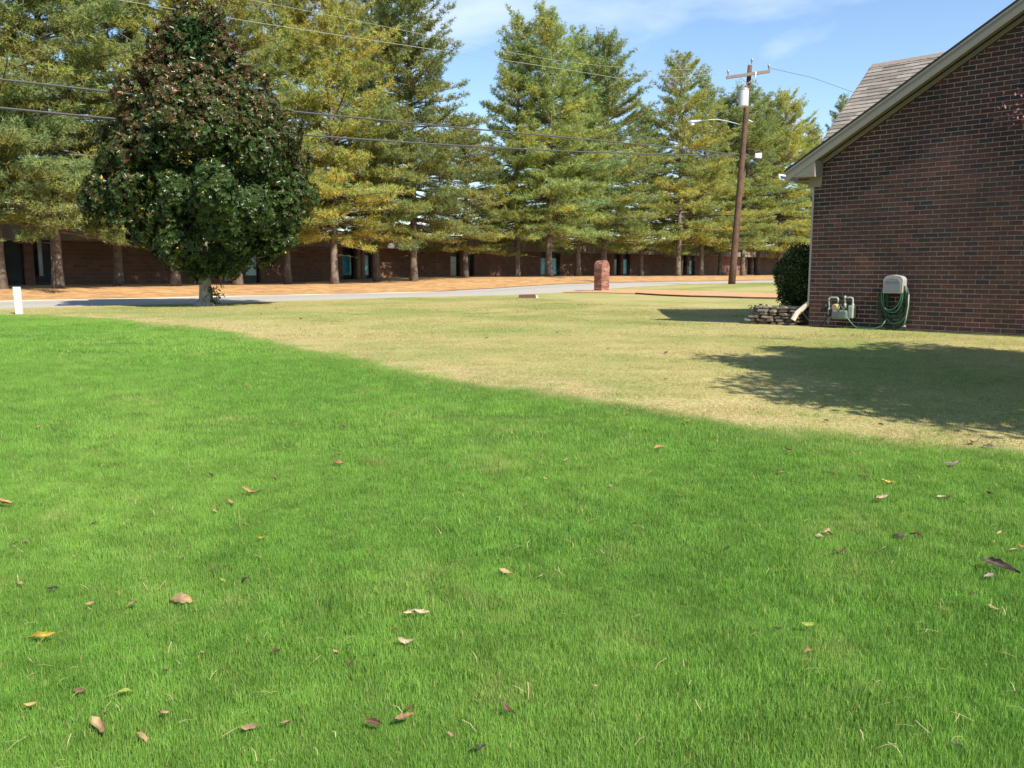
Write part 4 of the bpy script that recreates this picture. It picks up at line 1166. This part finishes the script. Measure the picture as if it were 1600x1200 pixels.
for (px0, px1, py0, py1) in ((1157, 1168, 121, 131), (1180, 1170, 118, 130)):
    p = MB(); p.tube([on_pole(px0, py0, -.3), on_pole(px1, py1, -.28)], .022, 5); p.build('brace', M['galv'], UP)
for (ix, iy, nm) in ((1137.5, 118, 0), (1201, 109, 0), (1174.5, 100, 0)):
    c = on_pole(ix, iy, -.25); p = MB()
    p.tube([c, c + Vector((0, 0, .10)), c + Vector((0, 0, .11)), c + Vector((0, 0, .16)), c + Vector((0, 0, .17)), c + Vector((0, 0, .23)), c + Vector((0, 0, .30))], [.02, .02, .05, .045, .055, .05, .02], 10)
    p.build('insulator', M['galv'], UP, smooth=True)
c = on_pole(1161.5, 153, -.42)
p = MB(); R_ = .25
p.tube([c + Vector((0, 0, -.42)), c + Vector((0, 0, -.40)), c + Vector((0, 0, .36)), c + Vector((0, 0, .38))], [.22, R_, R_, .26], 20)
TR = p.build('transformer', M['can'], UP, smooth=False)
p = MB(); p.tube([c + Vector((0, 0, .383)), c + Vector((0, 0, .44)), c + Vector((0, 0, .47))], [.27, .26, .15], 20); p.build('lid', M['galv'], TR)
for s in (-.1, .12):
    p = MB(); p.tube([c + Vector((s, -.05, .45)), c + Vector((s, -.05, .55)), c + Vector((s, -.05, .65))], [.05, .06, .02], 8); p.build('bushing', M['grey_wood'], TR)
p = MB(); p.tube([c + Vector((-.3, -.05, .25)), c + Vector((-.33, -.05, .1)), c + Vector((-.36, -.05, -.1)), c + Vector((-.30, -.05, -.25)), c + Vector((-.26, 0, -.35))], .035, 6); p.build('lead_wires', M['wire'], TR)
p = MB(); p.tube([on_pole(1181, 112, -.3), on_pole(1180, 121, -.34), on_pole(1177, 123, -.3)], [.03, .035, .02], 6); p.tube([on_pole(1180, 124, -.3), on_pole(1176, 132, -.2)], .012, 5); p.build('fuse_cutout', M['white'], UP)
p = MB(); p.tube([on_pole(1160, 196, 0), on_pole(1150, 193, -.1), on_pole(1135, 189, -.2), on_pole(1120, 186.5, -.3), on_pole(1110, 187, -.35), on_pole(1094, 189, -.4)], .024, 7)
LA = p.build('lamp_arm', M['galv'], UP, smooth=True)
a0 = on_pole(1096, 188.6, -.4); a1 = on_pole(1074, 191.5, -.45)
p = MB(); p.tube([a0, a0.lerp(a1, .25), a0.lerp(a1, .45), a0.lerp(a1, .75), a0.lerp(a1, .95), a1], [.045, .06, .09, .10, .08, .03], 12)
p.build('lamp_head', M['galv'], LA, smooth=True)
p = MB(); cc_ = a0.lerp(a1, .65) + Vector((0, 0, -.10)); p.tube([cc_, cc_ + Vector((0, 0, -.05)), cc_ + Vector((0, 0, -.09))], [.12, .10, .04], 12); p.build('lens', M['white'], LA, smooth=True)
p = MB(); c = on_pole(1170, 188, -.15); p.tube([c, on_pole(1176, 190.5, -.3)], [.04, .02], 6); p.build('bracket', M['white'], UP)
JB = MB(); c = on_pole(1184.5, 243, -.3); JB.hexa([c + Vector(q_) for q_ in [(-.17, -.08, -.12), (.17, -.08, -.15), (.17, .08, -.15), (-.17, .08, -.12), (-.17, -.08, .10), (.17, -.08, .13), (.17, .08, .13), (-.17, .08, .10)]])
tag(JB.build('junction_box', M['can'], None, bevel=.02), 'small white junction box hanging on the wire just right of the utility pole', 'junction box')

# ------------------------------------------------------------------ wires
def curve3(pts, n=60):
    u = np.array([p[0] for p in pts]); h = np.array([p[1] for p in pts]); v = np.array([p[2] for p in pts])
    c = np.polyfit(u, h, min(3, len(pts) - 1)); uu = np.linspace(u[0], u[-1], n)
    return [W(a_, np.interp(a_, u, v), np.polyval(c, a_)) for a_ in uu]
def wire(img, v0, rad, m, lab, extra=None, endv=None):
    P_ = [(*on_v(px, py, v0), v0) for px, py in img]
    if extra: P_ = [extra] + P_
    w_ = MB(); w_.tube(curve3(P_), rad, 5); tag(w_.build('power_line', m), lab, 'power line', 'wires strung along the road')
vp = 23.1
wire([(0, 125), (170, 142), (430, 172), (800, 207), (1162, 243)], vp, .028, M['wire'], 'upper of the two thick dark wires crossing the pines', (-20, 6.6, vp))
wire([(0, 170), (160, 182), (455, 210), (800, 232), (1162, 243.5)], vp + .03, .028, M['wire'], 'lower of the two thick dark wires crossing the pines', (-20, 6.0, vp))
wire([(190, 0), (350, 28), (630, 70), (965, 122), (1137, 117)][:4] , vp, .009, M['wire_light'], 'thin pale wire from top left passing the magnolia top', (-10, 8.3, vp))
def seg(pts, rad, m, lab):
    w_ = MB(); w_.tube(pts, rad, 5); tag(w_.build('power_line', m), lab, 'power line', 'wires strung along the road')
a_ = Vector(W(on_v(965, 122, vp)[0], vp, on_v(965, 122, vp)[1])); b_ = on_pole(1137.5, 113, -.25)
seg([a_, a_.lerp(b_, .5) + Vector((0, 0, -.12)), b_], .009, M['wire_light'], 'thin pale wire reaching the left end of the crossarm')
P0 = [(*on_v(px, py, vp + .6), vp + .6) for px, py in ((390, 0), (700, 62), (860, 93))]
b_ = on_pole(1174, 98, -.25); uu, vv_ = UV(b_.x, b_.y)
w_ = MB(); w_.tube(curve3(P0 + [(uu, b_.z, vv_)]), .007, 5); tag(w_.build('power_line', M['wire_light']), 'faint thin wire running highest of all to the pole top', 'power line', 'wires strung along the road')
def away(px, py, v): 
    q_ = on_v(px, py, v); return Vector(W(q_[0], v, q_[1]))
s_ = on_pole(1201, 106, -.25)
seg([s_, away(1268, 121, 23.5), away(1330, 143, 23.5), away(1420, 180, 23.5)], .012, M['wire'], 'thin wire running right from the crossarm towards the shingled roof')
s_ = on_pole(1168, 232, 0)
seg([s_, away(1215, 241, 22), away(1250, 250, 20), away(1300, 268, 18)], .018, M['wire'], 'upper dark wire leaving the pole towards the house eave')
s_ = on_pole(1166, 243, 0)
seg([s_, away(1200, 251, 22), away(1232, 260, 20), away(1290, 280, 18)], .018, M['wire'], 'lower dark wire leaving the pole towards the house eave')

# ------------------------------------------------------------------ white marker post, slab by the road
px_, py_, pz_ = ground(30.5, 491)
b = MB(); b.hexa([(px_ - .075, py_ - .035, pz_ - .1), (px_ + .075, py_ - .035, pz_ - .1), (px_ + .075, py_ + .035, pz_ - .1), (px_ - .075, py_ + .035, pz_ - .1),
                  (px_ - .078 - .02, py_ - .035, pz_ + .62), (px_ + .06, py_ - .035, pz_ + .62), (px_ + .06, py_ + .035, pz_ + .62), (px_ - .098, py_ + .035, pz_ + .62)])
tag(b.build('marker_post', M['post_pale'], None, bevel=.008), 'pale flat marker post at the left edge of the green lawn', 'post')
sx, sy, sz = ground(824, 465.5)
SL = thing('stone_slab', 'low dark slab with a pale end lying at the lawn edge by the road', 'slab', (sx, sy, sz))
b = MB(); b.hexa([(sx + a, sy + c, sz + d) for a, c, d in [(-.33, -.15, -.05), (.30, -.15, -.05), (.30, .2, -.05), (-.28, .2, -.05), (-.31, -.14, .12), (.29, -.14, .13), (.29, .2, .13), (-.27, .2, .12)]])
b.build('block', M['dark_brown'], SL, bevel=.02)
b = MB(); b.hexa([(sx + a, sy + c, sz + d) for a, c, d in [(.303, -.16, -.05), (.40, -.14, -.05), (.40, .18, -.05), (.303, .2, -.05), (.303, -.15, .11), (.38, -.13, .08), (.38, .17, .08), (.303, .19, .11)]])
b.build('end_stone', mat('pale_stone', (.5, .42, .3), .9, noise=.1), SL, bevel=.015)

# ------------------------------------------------------------------ red leaved tree off to the right (its shadow and one twig are in view)
tx, ty = 8.15, 6.45
RT = thing('red_leaf_tree', 'dark red leaved tree at the right edge, one twig showing against the brick wall', 'tree', (tx, ty, h1(tx, ty)))
b = MB(); g0 = h1(tx, ty)
b.tube([(tx, ty, g0 - .1), (tx, ty, g0 + .9), (tx + .05, ty, g0 + 2), (tx, ty, g0 + 4)], [.14, .10, .08, .03], 9)
tw_ = on_u(1592, 172, 12.4); tip = Vector(W(12.4, tw_[0], tw_[1]))
for k in range(9):
    a_ = k * 2.4; b.tube([(tx, ty, g0 + 1.1 + k * .3), (tx + 1.6 * math.cos(a_), ty + 1.6 * math.sin(a_), g0 + 2.2 + k * .33)], [.04, .012], 5)
b.tube([(tx, ty, g0 + 2), (tx - .5, ty + .8, g0 + 2.6), tuple(tip + Vector((.15, -.05, .05))), tuple(tip + Vector((-.02, 0, -.02)))], [.04, .02, .006, .002], 5)
b.build('trunk', M['mag_bark'], RT, smooth=True)
n = 80000
d = rdir(n); P_ = d * (rng.random((n, 1)) ** .45) * np.array([[3.0, 3.0, 1.9]]) * (1 + .2 * np.sin(d[:, :1] * 9) * np.sin(d[:, 1:2] * 8 + 1)) + np.array([[0, 0, 3.5]])
gapn = np.sin(P_[:, 0] * 4.1) * np.sin(P_[:, 1] * 3.7 + 1) * np.sin(P_[:, 2] * 4.3)
P_ = P_[gapn < 0.35]; n = len(P_)
tp_ = np.array(tip) - np.array([tx, ty, g0]); P_ = np.concatenate([P_, tp_ + rng.normal(0, 1, (160, 3)) * np.array([[.15, .08, .19]]) + np.array([[.09, 0, -.02]])]); n2 = len(P_)
cl = np.array([(.10, .02, .02), (.14, .035, .03), (.07, .02, .022)])[rng.integers(0, 3, n2)]
Ls = np.full(n2, .135); Ls[n:] = .06
V, Fc, c_ = leaf_cards(P_, rdir(n2), rdir(n2), Ls, Ls * .55, cl)
link('crown', np_mesh('crown', V, Fc, M['red_leaf'], col=c_), RT)

# ------------------------------------------------------------------ fallen leaves, each a thing
lcol = {'tan': (.56, .36, .18), 'pale': (.66, .50, .33), 'brown': (.20, .10, .05), 'dark': (.06, .035, .025), 'red': (.23, .10, .06), 'orange': (.58, .34, .13), 'yellow': (.66, .50, .06), 'lime': (.45, .55, .08), 'mauve': (.36, .24, .22)}
lcol = {k: tuple(c * .68 for c in v) for k, v in lcol.items()}
lm = {k: mat('leaf_' + k, v, .65, noise=.25, nscale=14, trans=.15, base2=tuple(c * .45 for c in v)) for k, v in lcol.items()}
def leaf_mesh(seed, m):
    r = np.random.default_rng(seed); nx, ny = 10, 5
    curl = r.uniform(-1.4, 2.4); fold = r.uniform(.1, 1.5); tw = r.uniform(-1.4, 1.4); vs = []; wr = r.uniform(.22, .38); bend = r.uniform(-.5, .5)
    for i in range(nx + 1):
        t = i / nx; w_ = wr * .5 * (math.sin(PI * t ** .85)) ** .8 * (1 + .08 * r.normal()) + .004
        for j in range(ny):
            s = (j / (ny - 1) - .5) * 2
            x = t - .5; y = s * w_ * (1 + .18 * r.normal()) + bend * x * x; z = abs(s) * w_ * fold + curl * (x * x) * .5 + .022 * r.normal()
            a = tw * x; vs.append((x, y * math.cos(a) - z * math.sin(a), y * math.sin(a) + z * math.cos(a)))
    fs = [(i * ny + j, (i + 1) * ny + j, (i + 1) * ny + j + 1, i * ny + j + 1) for i in range(nx) for j in range(ny - 1)]
    k = len(vs); vs += [(-.5, -.008, .02), (-.5, .008, .02), (-.66, .01, .05), (-.66, -.004, .05)]; fs.append((k, k + 1, k + 2, k + 3))
    me = bpy.data.meshes.new('fallen_leaf'); me.from_pydata(vs, [], fs); me.materials.append(m); me.update()
    me.polygons.foreach_set('use_smooth', [True] * len(me.polygons)); return me
LG = 'fallen leaves lying on the lawn'
notable = [
 (393, 780, 28, 'orange', 'curled orange tan leaf standing up left of centre, biggest of its small cluster'),
 (362, 795, 16, 'tan', 'small tan leaf just left of the curled orange leaf'),
 (336, 807, 11, 'tan', 'smallest tan leaf at the left of the curled orange leaf cluster'),
 (285, 951, 33, 'tan', 'large half folded brown and tan leaf in the lower left lawn'),
 (657, 972, 24, 'pale', 'right one of the two touching tan leaves forming a V'),
 (641, 971, 20, 'pale', 'left one of the two touching tan leaves forming a V'),
 (633, 1018, 26, 'pale', 'smooth pale pinkish leaf just below the V shaped pair'),
 (633, 1141, 30, 'orange', 'bright orange tan leaf near the bottom middle left'),
 (641, 1120, 15, 'brown', 'narrow brown leaf upright just above the orange leaf at the bottom'),
 (583, 1146, 28, 'red', 'twisted reddish brown leaf left of the orange leaf at the bottom'),
 (160, 1155, 37, 'tan', 'long tan leaf at the bottom left, largest there'),
 (224, 1167, 22, 'tan', 'rounded tan leaf right of the long tan leaf at bottom left'),
 (65, 1012, 33, 'yellow', 'bright yellow leaf with brown upper edge near the left border'),
 (198, 1096, 20, 'lime', 'slim lime yellow leaf in the lower left lawn'),
 (126, 1098, 17, 'red', 'dark red crumpled leaf amid a thin straw patch lower left'),
 (48, 1119, 15, 'orange', 'small orange leaf close to the lower left border'),
 (257, 1132, 14, 'tan', 'round tan leaf above the rounded leaf at bottom left'),
 (390, 1156, 26, 'tan', 'thin curled tan leaf at the bottom, left of centre'),
 (448, 1146, 16, 'tan', 'small tan leaf near the bottom right of the thin curled one'),
 (792, 1128, 27, 'red', 'dark maroon leaf at the bottom middle'),
 (750, 1187, 20, 'dark', 'dark brown leaf at the very bottom edge near the middle'),
 (705, 1166, 14, 'tan', 'small upright tan leaf at the bottom left of the maroon leaf'),
 (790, 906, 22, 'tan', 'flat tan leaf lying alone in the middle of the green lawn'),
 (1487, 735, 24, 'mauve', 'smooth mauve grey leaf in the upper right of the green lawn'),
 (1376, 789, 18, 'pale', 'pale yellow rounded leaf below the yellow curled leaf at right'),
 (1387, 765, 20, 'yellow', 'yellow and brown curled leaf in the right part of the lawn'),
 (1293, 841, 14, 'tan', 'tan leaf with dark tip right of centre'),
 (1281, 849, 13, 'pale', 'pale sliver of a leaf touching the tan leaf with dark tip'),
 (1563, 898, 42, 'dark', 'large blackish brown curled leaf near the right border'),
 (1545, 912, 16, 'mauve', 'small mauve leaf just below the large blackish leaf'),
 (1552, 963, 19, 'tan', 'tan brown leaf below the large blackish leaf at right'),
 (1262, 990, 22, 'lime', 'lime green slim leaf in the lower right lawn'),
 (1262, 1033, 14, 'orange', 'small bright orange leaf below the lime green leaf'),
 (1214, 998, 12, 'dark', 'small dark leaf left of the lime green leaf'),
 (1520, 696, 17, 'tan', 'tan leaf on the edge of the green lawn near the tree shadow'),
 (1545, 702, 15, 'mauve', 'dull leaf right of the tan leaf on the lawn edge'),
 (1030, 705, 19, 'orange', 'orange tan leaf in the upper right middle of the green lawn'),
 (1075, 665, 14, 'yellow', 'bright yellow leaf near the edge of the green lawn'),
 (529, 734, 17, 'orange', 'tan orange leaf in the upper left middle of the lawn'),
 (525, 718, 11, 'brown', 'small brown leaf above the tan orange leaf'),
 (8, 798, 25, 'orange', 'orange tan leaf cut by the left border'),
 (885, 727, 11, 'pale', 'tiny pale upright leaf in the upper middle'),
 (1405, 849, 17, 'dark', 'dark leaf left of two in the right lawn'),
 (1434, 848, 13, 'brown', 'brown leaf right of two in the right lawn'),
 (1312, 873, 22, 'brown', 'brown withered leaf below the tan leaf with dark tip'),
 (1493, 1180, 15, 'dark', 'dark leaf at the bottom right'),
 (410, 852, 13, 'yellow', 'small yellow leaf below the curled orange leaf'),
 (433, 1031, 15, 'red', 'reddish leaf in the lower left middle'),
 (547, 1053, 15, 'red', 'reddish brown leaf in the lower middle left'),
 (348, 917, 12, 'lime', 'tiny lime yellow leaf above the large half folded leaf'),
 (383, 917, 13, 'dark', 'tiny dark leaf right of the tiny lime one'),
 (33, 925, 14, 'tan', 'small tan leaf near the left border at mid height'),
 (85, 932, 15, 'dark', 'dark three pointed leaf scrap near the left border'),
 (143, 958, 13, 'tan', 'small tan leaf left of the large half folded one'),
 (207, 957, 15, 'tan', 'slender tan leaf between small tan and large half folded leaf'),
 (1137, 866, 11, 'dark', 'tiny dark leaf right of the flat tan one'),
 (1297, 745, 13, 'red', 'small reddish leaf in the upper right of the lawn'),
 (1219, 746, 11, 'orange', 'small rusty leaf in the upper right of the lawn'),
 (1595, 868, 13, 'orange', 'rusty orange leaf at the right border'),
 (1581, 872, 12, 'pale', 'pale scrap beside the rusty orange leaf at the right border'),
 (1471, 787, 12, 'pale', 'small pale leaf in the right lawn below the mauve leaf'),
]
small = [(334, 903, 10), (147, 827, 10), (575, 870, 10), (822, 800, 12), (905, 797, 10), (852, 757, 11), (877, 743, 8), (330, 750, 10), (60, 675, 8), (428, 758, 9), (1380, 690, 8), (1400, 715, 9),
         (1484, 785, 10), (1545, 780, 10), (845, 911, 10), (667, 938, 8), (260, 1062, 12), (318, 1035, 8), (349, 1062, 9), (545, 1022, 10), (525, 1031, 11), (617, 997, 10), (1230, 710, 11), (1345, 716, 8),
         (1350, 752, 12), (1425, 845, 8), (1562, 843, 11), (990, 828, 9), (700, 735, 7), (1060, 782, 9), (285, 887, 9), (22, 862, 9), (40, 856, 10), (164, 1130, 9), (100, 1150, 10), (955, 768, 8), (1520, 940, 9), (470, 880, 7), (780, 663, 6), (958, 660, 7), (536, 674, 9), (385, 607, 9), (1330, 1125, 9), (1010, 1000, 8), (930, 1085, 9), (760, 1085, 9), (400, 1102, 8),
         (430, 484, 6), (408, 492, 5), (470, 500, 5), (683, 486, 5), (1040, 553, 8), (950, 547, 6), (955, 487, 5), (600, 505, 5), (1180, 500, 6), (1040, 595, 7), (870, 522, 5), (760, 530, 6), (1190, 645, 8), (1290, 660, 9), (1375, 667, 8), (1250, 585, 6)]
k = 0
def put_leaf(px, py, size, col, lab, grp):
    global k
    x, y, z = ground(px, py)
    s = size / F * math.hypot(y, x) * 1.12
    o = bpy.data.objects.new('fallen_leaf', leaf_mesh(100 + k, lm[col])); C.objects.link(o); k += 1
    green = y < bound(x)
    o.scale = (s, s, s)
    rot = Matrix.Rotation(random.uniform(.1, .75), 3, 'X') @ Matrix.Rotation(random.uniform(-.35, .35), 3, 'Y') @ Matrix.Rotation(random.uniform(-.6, .6) + (PI if random.random() < .5 else 0), 3, 'Z')
    o.rotation_euler = rot.to_euler()
    o.location = (x, y, z + (0.030 if green else 0.012) + .08 * s)
    tag(o, lab, 'leaf', grp)
for (px, py, s, c, lab) in notable: put_leaf(px, py, s, c, lab, LG)
cname = {'brown': 'brown', 'dark': 'blackish', 'tan': 'tan', 'red': 'reddish'}
marks = [(322, 478, 'magnolia trunk'), (824, 464, 'dark slab by the road'), (935, 456, 'brick mailbox'), (1215, 495, 'stone planter'), (1396, 512, 'hose coil on the wall'), (1160, 600, 'left tip of the tree shadow'), (1450, 660, 'lower edge of the tree shadow')]
usedl = set()
for i, (px, py, s) in enumerate(small):
    c = ['brown', 'dark', 'tan', 'brown', 'red', 'tan'][i % 6]
    x, y, _ = ground(px, py)
    if y < bound(x):
        refs = [(a, b, ' '.join(l_.replace(',', '').split()[:7])) for (a, b, _s, _c, l_) in notable]
        pre = 'tiny %s leaf scrap' % cname[c]
    else:
        refs = marks; pre = 'tiny %s scrap on the tan lawn' % cname[c]
    refs = sorted(refs, key=lambda q_: (q_[0] - px) ** 2 + (1.6 * (q_[1] - py)) ** 2)
    for a, b, nm in refs:
        dx, dy = px - a, 1.6 * (py - b)
        w_ = ('right of' if dx > 0 else 'left of') if abs(dx) > abs(dy) else ('in front of' if dy > 0 else 'beyond')
        far_ = math.hypot(dx, dy) > 90
        lab = '%s %s%s the %s' % (pre, 'well ' if far_ else '', w_, nm)
        if lab not in usedl and len(lab.split()) <= 16: break
    usedl.add(lab)
    put_leaf(px, py, s, c, lab, 'tiny leaf scraps scattered on the lawn')

# pale dry straws and clippings lying loose in the green lawn
n = 800
y = rng.uniform(2.2, 9.5, n); x = rng.uniform(-0.66, 0.66, n) * y
wgt = 0.35 + 0.65 * (np.sin(x * 2.1 + 1) * np.sin(y * 1.7) > 0.2) + 0.5 * ((x < -0.35 * y) & (y < 5))
kk = (y < bound(x) - .1) & (rng.random(n) < wgt)
x, y = x[kk], y[kk]; n = len(x)
a_ = rng.random(n) * 6.28; ln = rng.uniform(.02, .08, n); z = H(x, y) + rng.uniform(.03, .055, n)
d = np.stack([np.cos(a_), np.sin(a_), rng.normal(0, .25, n)], 1); sd = np.stack([-np.sin(a_), np.cos(a_), np.zeros(n)], 1) * .0013
c0 = np.stack([x, y, z], 1); m1_ = c0 + d * (ln / 2)[:, None] + sd * rng.normal(0, 4, (n, 1)); e1_ = c0 + d * ln[:, None]; e1_[:, 2] -= .01
V = np.stack([c0 - sd, c0 + sd, m1_ + sd, m1_ - sd, e1_ + sd * .6, e1_ - sd * .6], 1).reshape(-1, 3)
b0 = np.arange(n)[:, None] * 6
Fc = np.concatenate([b0 + np.array([[0, 1, 2, 3]]), b0 + np.array([[3, 2, 4, 5]])])
me = np_mesh('dry_straw', V, Fc, mat('dry_straw', (.50, .42, .20), .7, trans=.2, noise=.2))
tag(link('dry_straw', me), 'pale dry straws lying loose in the green lawn', 'straw', kind='stuff')

# bare dirt line along the foot of the gable wall
vs_ = np.arange(-2, 7.6, .25); P_ = []
for v_ in vs_:
    for du in (.0, .07 + .03 * math.sin(v_ * 5), .13 + .04 * math.sin(v_ * 3.1)):
        q_ = W(U0 - du, v_); P_.append((q_[0], q_[1], h1(q_[0], q_[1]) + .012))
fs = np.array([[i * 3 + j, (i + 1) * 3 + j, (i + 1) * 3 + j + 1, i * 3 + j + 1] for i in range(len(vs_) - 1) for j in range(2)])
me = np_mesh('dirt_strip', np.array(P_), fs, M['soil']); link('dirt_strip', me)['kind'] = 'structure'
